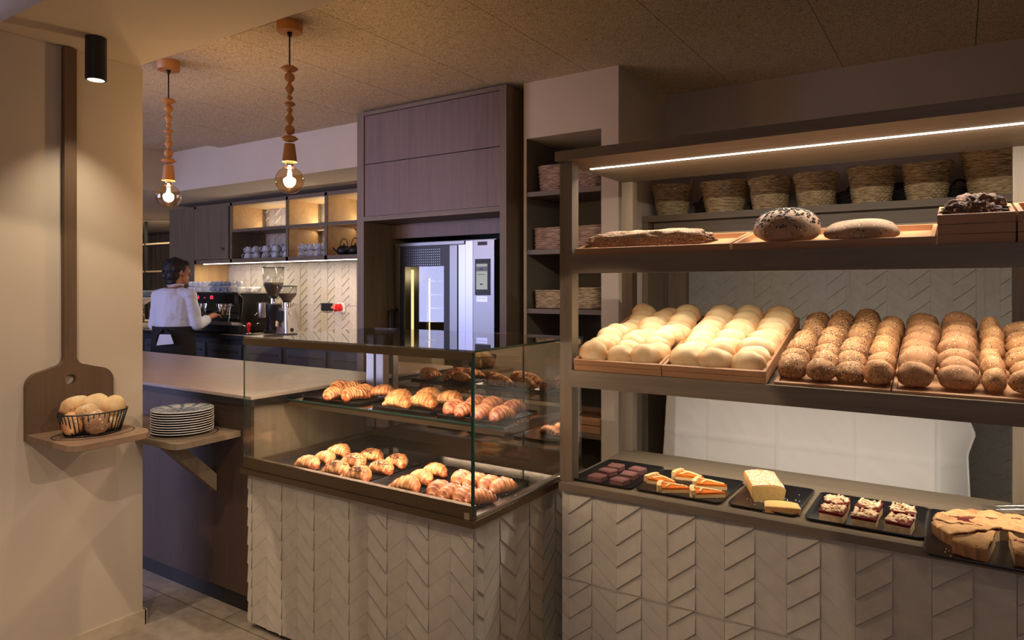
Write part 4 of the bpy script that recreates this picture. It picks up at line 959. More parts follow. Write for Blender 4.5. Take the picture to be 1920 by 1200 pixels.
B(DX0+0.021, DX1-0.033, DY0+0.019, DY1-0.031, 0.689, 0.698).build('deck', 'deck', dc)
B(DX0+0.001, DX1-0.001, DY0, DY0+0.006, 0.7355, 1.231).build('front_glass', 'glass', dc)
B(DX1-0.007, DX1-0.001, DY0+0.0065, DY1-0.01, 0.7005, 1.238).build('side_glass', 'glass', dc)
B(DX0+0.001, DX0+0.007, DY0+0.0065, DY1-0.01, 0.716, 1.238).build('side_glass', 'glass', dc)
B(DX0, DX1, DY0+0.0005, DY1, 1.239, 1.246).build('top_glass', glass('tinted top glass', (0.50, 0.47, 0.43, 1), 1.52, 0.16), dc)
MB().box(DX1-0.009, DX1+0.0004, DY0-0.0012, DY0-0.0004, 0.69, 1.231).box(DX1+0.0001, DX1+0.0012, DY0-0.001, DY0+0.006, 0.70, 1.238).box(DX1, DX1+0.0008, DY0+0.006, DY1, 1.2385, 1.2465).build('glass_edge', 'gedge', dc)
MB().box(DX0-0.0008, DX0, DY0, DY0+0.006, 0.73, 1.231).build('glass_edge', 'gedge', dc)
B(DX0, DX1-0.002, DY0-0.004, DY0+0.014, 1.212, 1.2385, b=0.001).build('top_rail', 'bronze', dc)
B(DX0, DX1, DY1-0.02, DY1, 1.215, 1.2385).build('rear_top_rail', 'bronze', dc)
B(DX0+0.05, DX1-0.05, DY0+0.016, DY0+0.03, 1.214, 1.220).build('light_strip', 'ledp', dc)
for x0, x1 in ((-2.530, -2.475), (-2.462, -2.41)):
    B(x0, x1, DY1-0.075, DY1-0.035, 0.75, 1.214, b=0.003).build('rear_post', 'steel', dc)
B(-2.474, -2.463, DY1-0.07, DY1-0.05, 0.75, 1.214).build('post_gap', 'black', dc)
B(-2.405, DX1-0.012, DY1-0.02, DY1-0.014, 0.752, 1.214).build('mirror_door', 'mirror', dc)
B(-1.62, -1.615, DY1-0.024, DY1-0.0205, 0.752, 1.214).build('mirror_joint', 'black', dc)
MB().box(DX1-0.034, DX1-0.012, DY0-0.006, DY0+0.012, 0.6885, 0.712).build('corner_clamp', 'chrome', dc)
# middle shelf
msz = 0.953
B(DX0+0.012, DX1-0.028, 2.02, 2.50, msz-0.006, msz).build('glass_shelf', glass('shelf glass', (0.55, 0.56, 0.54, 1), 1.5, 0.05), dc)
B(DX0+0.012, DX1-0.028, 2.017, 2.0198, msz-0.006, msz).build('shelf_glass_edge', 'gedge', dc)
MB().box(DX0+0.012, DX1-0.028, 2.022, 2.05, 0.921, msz-0.0065).box(DX1-0.046, DX1-0.026, 2.0505, 2.50, 0.921, msz-0.0065).box(DX0+0.012, DX0+0.03, 2.0505, 2.50, 0.921, msz-0.0065).build('shelf_rail', 'bronze', dc)
B(DX0+0.05, DX1-0.06, 2.03, 2.046, 0.9195, 0.9205).build('light_strip', 'ledp', dc)

# ------------------------------------------------------------------ slate trays
def tray_me(w_, d_, lip=0.010):
    m_ = MB().loops([rr(w_-0.012, d_-0.012, 0.02, 0), rr(w_, d_, 0.024, lip), rr(w_-0.003, d_-0.003, 0.023, lip+0.0006), rr(w_-0.016, d_-0.016, 0.019, 0.003)])
    return m_
def tray(x, y, z, w_, d_, label, rotz=0, group=None, name='serving_tray'):
    me = mesh_of(name, tray_me(w_, d_), 'slate', crust=False)
    return inst(name, me, (x, y, z), (0, 0, rotz), 1, label, 'tray', group)
DT = ['first', 'second', 'third', 'fourth']
for i, (xa, xb) in enumerate([(-2.455, -2.20), (-2.185, -1.905), (-1.89, -1.63), (-1.615, -1.375)]):
    tray((xa+xb)/2, 2.045, 0.6985, xb-xa, 0.385, 'black tray on the floor of the display case, %s from the left' % DT[i], 0, 'black trays in the display case')
for i, (xa, xb) in enumerate([(-2.50, -2.13), (-2.065, -1.735), (-1.715, -1.385)]):
    tray((xa+xb)/2, 2.19, msz+0.001, xb-xa, 0.265, 'black tray on the glass shelf of the display case, %s' % ['left', 'middle', 'right'][i], 0, 'black trays in the display case')
def put_croi(pts, z, mes, yaws, where, group, chips=False, sc=1.0):
    for i, (x, y) in enumerate(pts):
        me = mes[i % len(mes)]
        nm = where[1][i]
        o = inst('croissant', me, (x, y, z), (0, 0, R(yaws[i])), sc*1.10*random.uniform(0.95, 1.05), '%s croissant on %s, %s' % (where[2], where[0], nm), 'croissant', group)
        if chips:
            c = bpy.data.objects.new('chocolate_sprinkles', CHIPS[i % 3]); COL.objects.link(c); c.parent = o; c['kind'] = 'stuff'; c['label'] = 'dark chocolate sprinkles on top'
G = 'croissants in the display case'
zt = 0.7022
put_croi([(-2.262, 1.905), (-2.272, 2.005), (-2.300, 2.11)], zt, CRO, [2, -8, 6], ('the first case-floor tray', ['nearest the front glass', 'middle of the row', 'farthest back'], 'golden'), G, sc=0.93)
put_croi([(-2.084, 1.90), (-2.112, 2.02), (-1.948, 1.885), (-2.125, 2.135), (-1.952, 2.015), (-1.970, 2.125)], zt, CRO, [6, -4, 3, 12, 0, -8],
         ('the second case-floor tray', ['front left', 'middle left', 'front right', 'back left', 'middle right', 'back right'], 'chocolate-sprinkled'), G, True, 0.97)
put_croi([(-1.702, 1.89), (-1.728, 2.00), (-1.745, 2.105)], zt, [CRO[2], CRO[0], CRO[3]], [8, -12, 2], ('the third case-floor tray', ['nearest the front glass', 'middle of the row', 'farthest back'], 'plain golden'), G, sc=0.95)
put_croi([(-1.572, 1.915), (-1.508, 1.905), (-1.448, 1.910), (-1.392, 1.915), (-1.590, 2.075), (-1.525, 2.07), (-1.458, 2.07), (-1.400, 2.07)], zt, CROD, [98, 84, 95, 60, 100, 85, 92, 75],
         ('the fourth case-floor tray', ['front row, first from left', 'front row, second from left', 'front row, third from left', 'front row, fourth from left', 'back row, first from left', 'back row, second from left', 'back row, third from left', 'back row, fourth from left'], 'powdered'), G, sc=0.98)
zm = msz+0.0047
put_croi([(-2.325, 2.10), (-2.43, 2.235), (-2.225, 2.12), (-2.395, 2.27), (-2.275, 2.235), (-2.185, 2.265)], zm, CRO, [98, 95, 88, 70, 94, 20],
         ('the left tray of the glass shelf', ['front left', 'back left', 'front right', 'farthest back', 'back centre', 'back right lying crosswise'], 'shiny golden'), G)
put_croi([(-1.93, 2.09), (-2.02, 2.20), (-1.93, 2.285), (-1.845, 2.15), (-1.80, 2.27)], zm, CROA, [0, 10, -6, -4, 8],
         ('the middle tray of the glass shelf', ['front', 'left behind the front one', 'farthest back', 'right', 'back right'], 'crumbly almond'), G, sc=1.05)
put_croi([(-1.660, 2.12), (-1.592, 2.105), (-1.505, 2.095), (-1.425, 2.105), (-1.655, 2.26), (-1.57, 2.25), (-1.465, 2.245)], zm, CROD, [96, 88, 92, 84, 95, 86, 80],
         ('the right tray of the glass shelf', ['front row, first from left', 'front row, second from left', 'front row, third from left', 'front row, fourth from left', 'back row, left', 'back row, middle', 'back row, right'], 'sugar-dusted'), G, sc=1.0)
tag(text_mb('WPW', 0.016, 0.0003).build('tray_mark', 'seedl', loc=(-1.408, 1.868, 0.7025), rot=(0, 0, R(-8))), 'small white mark on the fourth case-floor tray', 'label') if False else None

# ================================================================== BREAD SHELVING UNIT
UX0, UX1, UY0, UY1 = -1.278, 0.76, 2.27, 2.93
su = thing('bread_shelf_unit', 'oak bread shelving with lit canopy over a relief-tiled counter', 'shelf unit', (-0.52, 2.6, 0))
B(UX0, UX1, UY0, UY1-0.02, 0.684, 0.712, b=0.0015).build('countertop', 'oakX', su)
B(UX0+0.015, UX1-0.006, UY0+0.03, UY1-0.03, 0.04, 0.6835).build('counter_core', 'grout', su)
B(UX0+0.04, UX1-0.03, UY0+0.06, UY1-0.05, 0, 0.04).build('kickboard', 'kick', su)
fnU = lambda u, z, h: (u, UY0+0.0195-h, z)
tu = chevron(UX0+0.006, UX1-0.006, 0.02, 0.6825, -1.2435-0.0975, fnU, cw=0.0980, zph=0.357, pitch=0.0795, rise=0.076, first_up=False, strong=1, hgt=0.0065)
tu.box(UX0+0.006, UX1-0.006, UY0+0.0196, UY0+0.03, 0.02, 0.6825); tu.build('tiled_front', 'tile', su)
gu = MB().box(UX0+0.006, UX1-0.006, UY0+0.0112, UY0+0.0130, 0.3515, 0.3528)
for x in (-0.854+0.0, -0.3615, 0.130, 0.620): gu.box(x-0.0006, x+0.0006, UY0+0.0112, UY0+0.0130, 0.02, 0.6825)
gu.build('grout_lines', 'grout', su)
for x0, y0 in ((-1.289, 2.30), (0.700, 2.30), (-1.289, 2.875), (0.150, 2.875), (0.700, 2.875)):
    z0 = 0.7125
    B(x0, x0+0.053, y0, y0+0.053, z0, 1.932, b=0.0015).build('post', 'oakZ', su)
B(UX0-0.012, UX1+0.01, 2.262, 2.895, 1.9325, 1.970, b=0.0015).build('canopy', 'oakX', su)
B(-1.25, 0.70, 2.478, 2.492, 1.9305, 1.9345).build('light_strip', 'led', su)
def slope(x0, x1, ya, yb, za, zb, th):
    return MB().loops([[(x0, ya, za-th), (x1, ya, za-th), (x1, yb, zb-th), (x0, yb, zb-th)], [(x0, ya, za), (x1, ya, za), (x1, yb, zb), (x0, yb, zb)]])
SL1 = (1.688-1.572)/(2.87-2.30); SL2 = math.tan(R(15.7))
B(-1.235, 0.699, 2.283, 2.303, 1.506, 1.574, b=0.001).build('shelf_beam', 'oakX', su)
slope(-1.2355, 0.699, 2.3035, 2.872, 1.5715, 1.5715+SL1*0.5685, 0.02).build('sloping_shelf', 'oakX', su)
B(-1.235, 0.699, 2.275, 2.297, 1.078, 1.141, b=0.001).build('shelf_beam', 'oakX', su)
slope(-1.2355, 0.699, 2.2975, 2.872, 1.128, 1.128+SL2*0.5745, 0.02).build('sloping_shelf', 'oakX', su)
for y, z in ((2.43, 1.5735), (2.42, 1.139)): B(-1.20, 0.66, y-0.007, y+0.007, z-0.005, z).build('light_strip', 'led', su)
for z in (1.66, 1.26): B(-1.235, 0.699, 2.932, 2.945, z-0.03, z).build('rear_rail', 'oakX', su)

# wooden bakery trays on a slope
def wtray(name, x0, x1, y0, L, z0, ang, h, label, group, mat='tray', stacked=1, cat='tray'):
    t = thing(name, label, cat, (x0, y0, z0), group); t.rotation_euler = (ang, 0, 0)
    w_ = x1-x0; bt = 0.012
    def P(mb, nm, m_):
        me = mb.build(nm, m_, None); me.parent = t
    g = 0.0015
    P(MB().box(bt, w_-bt, bt, L-bt, 0.002, 0.007), 'base', mat+'Y')
    for s in range(stacked):
        za = h*s/stacked+(g if s else 0); zb = h*(s+1)/stacked
        P(MB().box(0, w_, 0, bt, za, zb, b=0.001), 'front_rail', mat+'X'); P(MB().box(0, w_, L-bt, L, za, zb, b=0.001), 'rear_rail', mat+'X')
        P(MB().box(0, bt, bt+0.0003, L-bt-0.0003, za, zb, b=0.001), 'side_rail', mat+'Y'); P(MB().box(w_-bt, w_, bt+0.0003, L-bt-0.0003, za, zb, b=0.001), 'side_rail', mat+'Y')
    return t
A2 = R(15.7); GB = 'wooden bread trays on the lower sloping shelf'
TR = [(-1.216, -0.872, 2, 0.042), (-0.869, -0.520, 2, 0.042), (-0.500, -0.172, 1, 0.014), (-0.168, 0.168, 1, 0.014)]
TB = ['leftmost wooden tray of pale rolls on the lower sloping shelf', 'second wooden tray of pale rolls from the left on the lower sloping shelf', 'third wooden tray from the left, holding seeded brown rolls', 'rightmost wooden tray, holding mixed brown rolls']
for (xa, xb, st, hh), lb in zip(TR, TB):
    y0 = 2.283 if st == 2 else 2.30
    wtray('wooden_tray', xa, xb, y0, 0.575, 1.142 if st == 2 else 1.136, A2, hh, lb, GB, stacked=st)
ca, sa = math.cos(A2), math.sin(A2)
def onslope(x, s, h, y0, z0): return (x, y0+s*ca-h*sa, z0+s*sa+h*ca)
# pale rolls
WR = [mesh_of('roll', blob(MB(), 0.118, 0.056, 0.086, 60+i, flat=0.75, pw=2.0, amp=0.05, seam=0.0, rows=20, cols=26), 'white_roll') for i in range(5)]
GW = 'pale rolls in the wooden trays'
for ti, (xa, xb) in enumerate([(-1.204, -0.884), (-0.857, -0.532)]):
    cw_ = (xb-xa)/3
    for c in range(3):
        n = 10; s = 0.032
        for i in range(n):
            x = xa+cw_*(c+0.5)+random.uniform(-.005, .005); up = random.uniform(0.97, 1.08)
            if ti == 0 and i > 2: x += random.uniform(-.010, .010)
            p = onslope(x, s, 0.008+0.004+max(0, random.gauss(0, .004)), 2.283, 1.142)
            tilt = A2+R(random.uniform(-16, 26) if i else -6)
            lab = 'pale roll, %s wooden tray, %s column from left, %s from the front' % (['leftmost', 'second'][ti], ORD[c], ORD[i])
            inst('bread_roll', WR[(i*3+c+ti) % 5], p, (-tilt+2*A2*0, random.uniform(-.12, .12), random.uniform(-.18, .18)), (0.98*up, random.uniform(.85, 1.05), random.uniform(.92, 1.08)), lab, 'bread roll', GW)
            s += random.uniform(0.050, 0.060)
# brown rolls
def rollset(mat, seed, L, W, Hh, n=3, **k): return [mesh_of('roll', blob(MB(), L, W, Hh, seed+i, flat=0.8, pw=2.15, amp=0.05, rows=24, cols=32, **k), mat) for i in range(n)]
SR = rollset('seed_roll', 80, 0.090, 0.064, 0.082); SS = rollset('sesame_roll', 90, 0.088, 0.068, 0.082); PR = rollset('plain_roll', 95, 0.104, 0.056, 0.088, seam=0.12)
LR = rollset('sesame_roll', 99, 0.120, 0.060, 0.072)
GS = 'brown rolls in the wooden trays'
def column(xc, n, mes, tray_n, coln, step, kind, y0=2.305, z0=1.137, jit=0.004, scx=1.0):
    s = 0.040
    for i in range(n):
        p = onslope(xc+random.uniform(-jit, jit), s, 0.009+max(0, random.gauss(0, .003)), y0, z0)
        lab = '%s, %s wooden tray, %s column from left, %s from the front' % (kind, tray_n, ORD[coln], ORD[i])
        inst('brown_roll', mes[(i*2+coln) % len(mes)], p, (-(A2+R(random.uniform(-22, 22))), random.uniform(-.1, .1), random.uniform(-.2, .2)), (scx*random.uniform(.92, 1.05), random.uniform(.92, 1.08), random.uniform(.86, 1.06)), lab, 'bread roll', GS)
        s += step*random.uniform(.94, 1.06)
for c in range(3): column(-0.500+0.046+0.083*c, 8, SR, 'third', c, 0.068, 'seed-crusted brown roll', scx=[1, 1, 1.04][c])
column(-0.205, 7, SS, 'third', 3, 0.076, 'sesame-topped brown roll', scx=0.92)
column(-0.168+0.058, 8, PR, 'rightmost', 0, 0.066, 'slashed round brown roll')
column(-0.168+0.163, 8, PR, 'rightmost', 1, 0.066, 'flecked round brown roll')
column(-0.168+0.248, 6, SS, 'rightmost', 2, 0.085, 'narrow sesame roll', scx=0.72)
column(-0.168+0.345, 7, LR, 'rightmost', 3, 0.073, 'long seeded loaf-shaped roll', scx=1.02)

# upper shelf boxes and loaves
A1 = math.atan(SL1); GU = 'wooden boxes on the upper sloping shelf'
U0 = 1.5735
wtray('wooden_box', -1.222, -0.640, 2.30, 0.295, U0, A1, 0.026, 'long shallow wooden box with the seeded baguette on the upper shelf', GU, cat='box')
wtray('wooden_box', -0.632, -0.060, 2.30, 0.295, U0, A1, 0.026, 'long shallow wooden box with two round loaves on the upper shelf', GU, cat='box')
wtray('wooden_box', -0.054, 0.126, 2.295, 0.230, U0, A1, 0.085, 'deep wooden box with a cut dark grain loaf on the upper shelf', GU, stacked=3, cat='box')
wtray('wooden_box', 0.131, 0.311, 2.295, 0.230, U0, A1, 0.085, 'deep wooden box cut off by the right edge of the photo on the upper shelf', GU, stacked=3, cat='box')
c1, s1 = math.cos(A1), math.sin(A1)
def up(x, s, h): return (x, 2.30+s*c1-h*s1, U0+s*s1+h*c1)
lm = mesh_of('loaf', blob(MB(), 0.475, 0.095, 0.064, 120, amp=0.05, pw=2.6, rows=70, cols=44, lump=0.12), 'rye')
inst('baguette', lm, up(-0.975, 0.10, 0.009), (A1, 0, 0.02), 1, 'long rough seeded baguette in the left box of the upper shelf', 'bread')
lm = mesh_of('loaf', blob(MB(), 0.205, 0.185, 0.112, 121, amp=0.03, rows=30, cols=40), 'brownloaf')
lf = inst('seeded_loaf', lm, up(-0.480, 0.10, 0.009), (A1, 0, 0.2), 1, 'round loaf crusted with dark sunflower seeds on the upper shelf', 'bread')
rnd = random.Random(5); sm_ = MB()
for i in range(330):
    a = rnd.uniform(0, 6.28); e = math.acos(rnd.uniform(0.25, 1)); d = Vector((math.sin(e)*math.cos(a), math.sin(e)*math.sin(a), math.cos(e)))
    sq = (abs(d.x)**2.3+abs(d.y)**2.3+abs(d.z)**2.3)**(1/2.3); d2 = d/sq
    c = Vector((d2.x*0.1025, d2.y*0.0925, (d2.z+0.55)/1.55*0.112+0.001))
    rot = Matrix.Rotation(rnd.uniform(0, 6.28), 3, 'Z'); q = d.to_track_quat('Z', 'Y').to_matrix() @ rot
    t_ = MB().ball((0, 0, 0), 0.0045, 6, 4, (1.25, 0.6, 0.45)); sm_.add([tuple(c+q @ Vector(p)) for p in t_.v], t_.f)
o = sm_.build('sunflower_seeds', 'seedd', None, True); o.parent = lf; o['kind'] = 'stuff'; o['label'] = 'dark sunflower seeds'
lm = mesh_of('loaf', blob(MB(), 0.210, 0.15, 0.066, 122, amp=0.03, rows=30, cols=36), 'brownloaf')
inst('half_loaf', lm, up(-0.258, 0.085, 0.009), (A1, 0, 0), 1, 'low brown oval loaf with a seeded crest, right of the black-seeded loaf', 'bread')
lm = mesh_of('loaf', blob(MB(), 0.135, 0.075, 0.055, 123, amp=0.10, rows=44, cols=60, lump=0.35), 'ryed')
inst('grain_loaf', lm, up(0.025, 0.055, 0.055), (A1, 0, 0.05), 1, 'dark grain loaf piece at the front of the deep wooden box', 'bread')
lm = mesh_of('loaf', blob(MB(), 0.140, 0.085, 0.075, 124, amp=0.09, rows=44, cols=60, lump=0.35), 'ryed')
inst('grain_loaf', lm, up(0.040, 0.125, 0.050), (A1, 0, -0.05), 1, 'dark grain loaf piece behind the first in the deep wooden box', 'bread')
inst('grain_loaf', lm, up(0.040, 0.125, 0.009), (A1, 0, 0.1), (1, 1, 0.5), 'dark grain loaf piece lying underneath in the deep wooden box', 'bread')

# ================================================================== PASTRIES ON THE COUNTER
zc = 0.7128; GT = 'black trays on the pastry counter'
CT = [(-1.125, 2.49, 0.250, 0.350, 'of reddish brownies'), (-0.836, 2.478, 0.315, 0.315, 'of apricot tart slices'), (-0.548, 2.497, 0.225, 0.340, 'of powdered sponge cake'), (-0.249, 2.485, 0.335, 0.330, 'of cherry crumble squares'), (0.108, 2.420, 0.390, 0.450, 'of the round cherry cake')]
for i, (x, y, w_, d_, s) in enumerate(CT):
    tray(x, y, zc, w_, d_, 'black tray %s on the oak pastry counter, %s from the left' % (s, ORD[i]), 0, GT)
zp = zc+0.0034
GBn = 'brownies on the first tray'
for i, ((x, y), nm) in enumerate(zip([(-1.160, 2.535), (-1.158, 2.45), (-1.155, 2.355), (-1.068, 2.535), (-1.068, 2.452), (-1.065, 2.360)], ['left column, farthest back', 'left column, middle', 'left column, front', 'right column, farthest back', 'right column, middle', 'right column, front'])):
    m_ = MB(); ls = [rr(w9, w9*0.86, 0.004, z9, 4) for w9, z9 in ((0.057, 0), (0.059, 0.006), (0.058, 0.012), (0.059, 0.018), (0.053, 0.0225), (0.036, 0.0215), (0.018, 0.0225))]
    ls = [[(p[0]*(1+0.09*noise.noise(Vector((p[0]*60, p[1]*60, i)))), p[1]*(1+0.09*noise.noise(Vector((p[0]*60, p[1]*60, i+5)))), p[2]*(1+0.22*noise.noise(Vector((p[0]*40, p[1]*40, i+3))))) for p in l] for l in ls]
    inst('brownie', mesh_of('brownie', m_.loops(ls), 'brownie', smooth=False), (x, y, zp), (0, 0, random.uniform(-.25, .1)), 1, 'square reddish brownie, %s' % nm, 'brownie', GBn)
# apricot tart slices
def tart_slice(seed):
    rnd = random.Random(seed); L, ang = 0.125, R(36)
    def wedge(r0, r1, z0, z1, n=8):
        o_ = [(r0*math.cos(-ang/2+ang*k_/n), r0*math.sin(-ang/2+ang*k_/n)) for k_ in range(n+1)]+[(r1*math.cos(ang/2-ang*k_/n), r1*math.sin(ang/2-ang*k_/n)) for k_ in range(n+1)]
        return MB().loops([[(a-L/2, b, z0) for a, b in o_], [(a-L/2, b, z1) for a, b in o_]])
    return wedge(0.006, L, 0, 0.011), wedge(0.007, L-0.012, 0.0112, 0.0185), wedge(L-0.013, L+0.003, 0.0, 0.027), rnd
ta = [((-0.865, 2.565), 172, 'at the back'), ((-0.930, 2.450), 165, 'far left'), ((-0.860, 2.385), 195, 'front left'), ((-0.765, 2.500), 185, 'right, behind'), ((-0.742, 2.395), 200, 'front right')]
for i, ((x, y), yaw, nm) in enumerate(ta):
    bs, gz, rim, rnd = tart_slice(i)
    t = thing('tart_slice', 'apricot lattice tart slice %s on the second tray' % nm, 'tart', (x, y, zp), 'apricot tart slices'); t.rotation_euler = (0, 0, R(yaw))
    for mb_, nm_, mt in ((bs, 'pastry_base', 'pastry'), (gz, 'apricot_filling', 'apricot'), (rim, 'crust_edge', 'pastry')):
        mb_.build(nm_, mt, None, False, crust=(mt == 'pastry')).parent = t
    for q, (a, b, c, d) in enumerate(((-0.045, -0.004, 0.050, -0.028), (0.022, -0.020, 0.030, 0.022))):
        sm_ = MB().tube([(a, b, 0.019), ((a+c)/2, (b+d)/2, 0.0215), (c, d, 0.021)], 0.0042, 8); sm_.build('lattice_strip', 'pastry', None, True, crust=True).parent = t
# sponge cake
ck = thing('sponge_cake', 'rectangular yellow sponge cake dusted with powdered sugar', 'cake', (-0.585, 2.53, zp)); ck.rotation_euler = (0, 0, R(112))
def cprof(x, w_, h): return [(x, -w_/2*0.86, 0), (x, w_/2*0.86, 0), (x, w_/2, h*0.75), (x, w_/2*0.92, h*0.92), (x, w_/4, h*1.0), (x, 0, h*1.04), (x, -w_/4, h*1.0), (x, -w_/2*0.92, h*0.92), (x, -w_/2, h*0.75)]
MB().loops([cprof(-0.100, 0.108, 0.054), cprof(-0.0995, 0.110, 0.056)]).build('cut_face', 'crumb', None).parent = ck
MB().loops([cprof(-0.099+0.196*k_/8, 0.112+0.002*math.sin(k_), 0.058+0.002*math.sin(k_*1.7)) for k_ in range(9)]).build('cake_body', 'cake', None, True, crust=True, auto=True).parent = ck
cs = thing('sponge_cake_slice', 'slice of yellow sponge cake lying flat in front of the cake', 'cake', (-0.492, 2.372, zp)); cs.rotation_euler = (0, 0, R(18))
def sl_l(s, z): return [(a*s, b*s-0.035*s, z) for a, b in [(-0.055, 0), (0.055, 0), (0.052, 0.06), (0.035, 0.072), (0, 0.078), (-0.035, 0.072), (-0.052, 0.06)]]
MB().loops([sl_l(1, 0), sl_l(1, 0.020)]).build('crust', 'cake', None, crust=True).parent = cs
MB().loops([sl_l(0.93, 0.0201), sl_l(0.93, 0.0212)]).build('crumb_face', 'crumb', None).parent = cs
# cherry crumble squares
for i, ((x, y), nm) in enumerate(zip([(-0.338, 2.480), (-0.336, 2.372), (-0.246, 2.480), (-0.246, 2.370), (-0.152, 2.492), (-0.152, 2.374)], ['left pair, back', 'left pair, front', 'middle pair, back', 'middle pair, front', 'right pair, back', 'right pair, front'])):
    t = thing('crumble_square', 'cherry crumble cake square on the fourth tray, %s' % nm, 'cake', (x, y, zp), 'cherry crumble squares'); t.rotation_euler = (0, 0, random.uniform(-.1, .05))
    MB().loops([rr(0.066, 0.088, 0.003, 0, 3), rr(0.067, 0.089, 0.003, 0.026, 3)]).build('sponge_base', 'sponge', None).parent = t
    cm_ = MB(); cm_.loops([[(p[0]*(1+.05*math.sin(p[1]*300+i)), p[1]*(1+.04*math.sin(p[0]*260)), p[2]) for p in rr(0.069, 0.091, 0.004, z, 3)] for z in (0.0262, 0.034)]); cm_.build('cherry_filling', 'cherry', None).parent = t
    tp = MB(); rnd = random.Random(i+40)
    for q in range(10):
        tp.ball((rnd.uniform(-.026, .026), -0.038+0.076*(q/9), 0.0355), rnd.uniform(.006, .010), 10, 6, (rnd.uniform(1.4, 2.6), rnd.uniform(.45, .7), rnd.uniform(.4, .7)))
    for q in range(4): tp.ball((rnd.choice((-1, 1))*.026, rnd.uniform(-.03, .03), 0.037), .010, 10, 6, (.7, 1.5, .6))
    for q in range(26): tp.ball((rnd.uniform(-.030, .030), rnd.uniform(-.041, .041), 0.0365+rnd.uniform(0, .005)), rnd.uniform(.002, .005), 8, 5)
    tp.build('crumble_topping', 'crumble', None, True, crust=True).parent = t
# round cherry cake with slices
RX, RY, RR_ = 0.105, 2.435, 0.172
def wedge3(name, a0, a1, off, label, group):
    am = R((a0+a1)/2); t = thing(name, label, 'cake', (RX+off*math.cos(am), RY+off*math.sin(am), zp), group)
    n = max(10, int((a1-a0)/3)); 
    def fan(r, z, j=0): return [(0.004*math.cos(am), 0.004*math.sin(am), z)]+[(r*(1+0.012*math.sin(k_*2.1+a0))*math.cos(R(a0+(a1-a0)*k_/n)), r*(1+0.012*math.sin(k_*2.1+a0))*math.sin(R(a0+(a1-a0)*k_/n)), z) for k_ in range(n+1)]
    MB().loops([fan(RR_*0.97, 0), fan(RR_, 0.030)]).build('sponge', 'sponge', None).parent = t
    e = MB(); e.loops([fan(RR_*0.972, 0.0)[1:]+fan(RR_*0.985, 0.0)[1:][::-1], fan(RR_*1.0, 0.034)[1:]+fan(RR_*1.012, 0.034)[1:][::-1]]); e.build('crust_side', 'tartside', None, crust=True).parent = t
    MB().loops([fan(RR_*0.93, 0.0302), fan(RR_*0.93, 0.0345)]).build('cherry_filling', 'cherry', None).parent = t
    # bumpy golden top
    m_ = MB(); rings = 22; vs = [];
    for q in range(rings+1):
        f = q/rings
        for k_ in range(n*2+1):
            a = R(a0+(a1-a0)*k_/(n*2)); r = max(0.002, RR_*1.01*f); z = 0.0395+0.009*noise.noise(Vector((math.cos(a)*r*28, math.sin(a)*r*28, 2)))+0.004*noise.noise(Vector((math.cos(a)*r*70, math.sin(a)*r*70, 5)))
            if 0.25 < f < 0.9 and noise.noise(Vector((math.cos(a)*r*16, math.sin(a)*r*30, 7))) > 0.26: z -= 0.012
            if q == rings: z -= 0.006
            vs.append((r*math.cos(a), r*math.sin(a), z))
    w2 = n*2+1; fs = [(q*w2+k_, q*w2+k_+1, (q+1)*w2+k_+1, (q+1)*w2+k_) for q in range(rings) for k_ in range(w2-1)]
    m_.add(vs, fs, [0.5*abs(noise.noise(Vector(v)*20)) for v in vs]); o_ = m_.build('golden_top', 'tart', None, True, crust=True); o_.parent = t
    s_m = o_.modifiers.new('thickness', 'SOLIDIFY'); s_m.thickness = 0.006; s_m.offset = -1
wedge3('cherry_cake', -8, 186, 0.0, 'large uncut half of the round golden cherry cake', 'cherry cake pieces')
wedge3('cherry_cake_slice', 190, 226, 0.006, 'cherry cake slice at the left of the round cake', 'cherry cake pieces')
wedge3('cherry_cake_slice', 232, 262, 0.048, 'cherry cake slice pulled out towards the front, left of the gap', 'cherry cake pieces')
wedge3('cherry_cake_slice', 272, 306, 0.030, 'cherry cake slice at the front right of the round cake', 'cherry cake pieces')
tg = thing('serving_tongs', 'clear plastic serving tongs lying behind the cherry cake', 'tongs', (0.14, 2.77, zc))
for dy in (-0.016, 0.022):
    MB().tube([(0.29, 2.79+dy*0.1, zc+0.020), (0.18, 2.775+dy, zc+0.022), (0.10, 2.755+dy*1.2, zc+0.012)], 0.006, 6).build('arm', 'chrome', tg, True)
    MB().loops([rr(0.05, 0.026, 0.01, zc+0.006, cx=0.085, cy=2.752+dy*1.2), rr(0.05, 0.026, 0.01, zc+0.010, cx=0.085, cy=2.752+dy*1.2)]).build('paddle', 'clear', tg)
# crumbs
def crumbs(cx, cy, sx, sy, n, z, mat, label, seed, r=0.0014):
    rnd = random.Random(seed); m_ = MB()
    for i in range(n): m_.ball((rnd.gauss(cx, sx), rnd.gauss(cy, sy), z+0.001), rnd.uniform(r*0.5, r*1.3), 5, 3)
    o_ = m_.build('crumbs', mat, None, True); tag(o_, label, 'crumbs', None, 'stuff')
crumbs(-0.52, 2.44, 0.035, 0.05, 70, zp, 'seedl', 'white sugar crumbs around the sponge cake slice', 1)
crumbs(-1.42, 1.99, 0.05, 0.08, 120, zt, 'seedl', 'sugar grains on the fourth case-floor tray', 2)
crumbs(-1.42, 2.17, 0.04, 0.05, 90, zm, 'seedl', 'sugar grains on the right glass-shelf tray', 3)
crumbs(0.0, 2.28, 0.03, 0.03, 26, zp, 'crumb', 'cake crumbs at the front left of the cherry cake tray', 4, 0.0022)
crumbs(-0.83, 2.42, 0.08, 0.06, 40, zp, 'crumb', 'pastry crumbs on the apricot tart tray', 5)

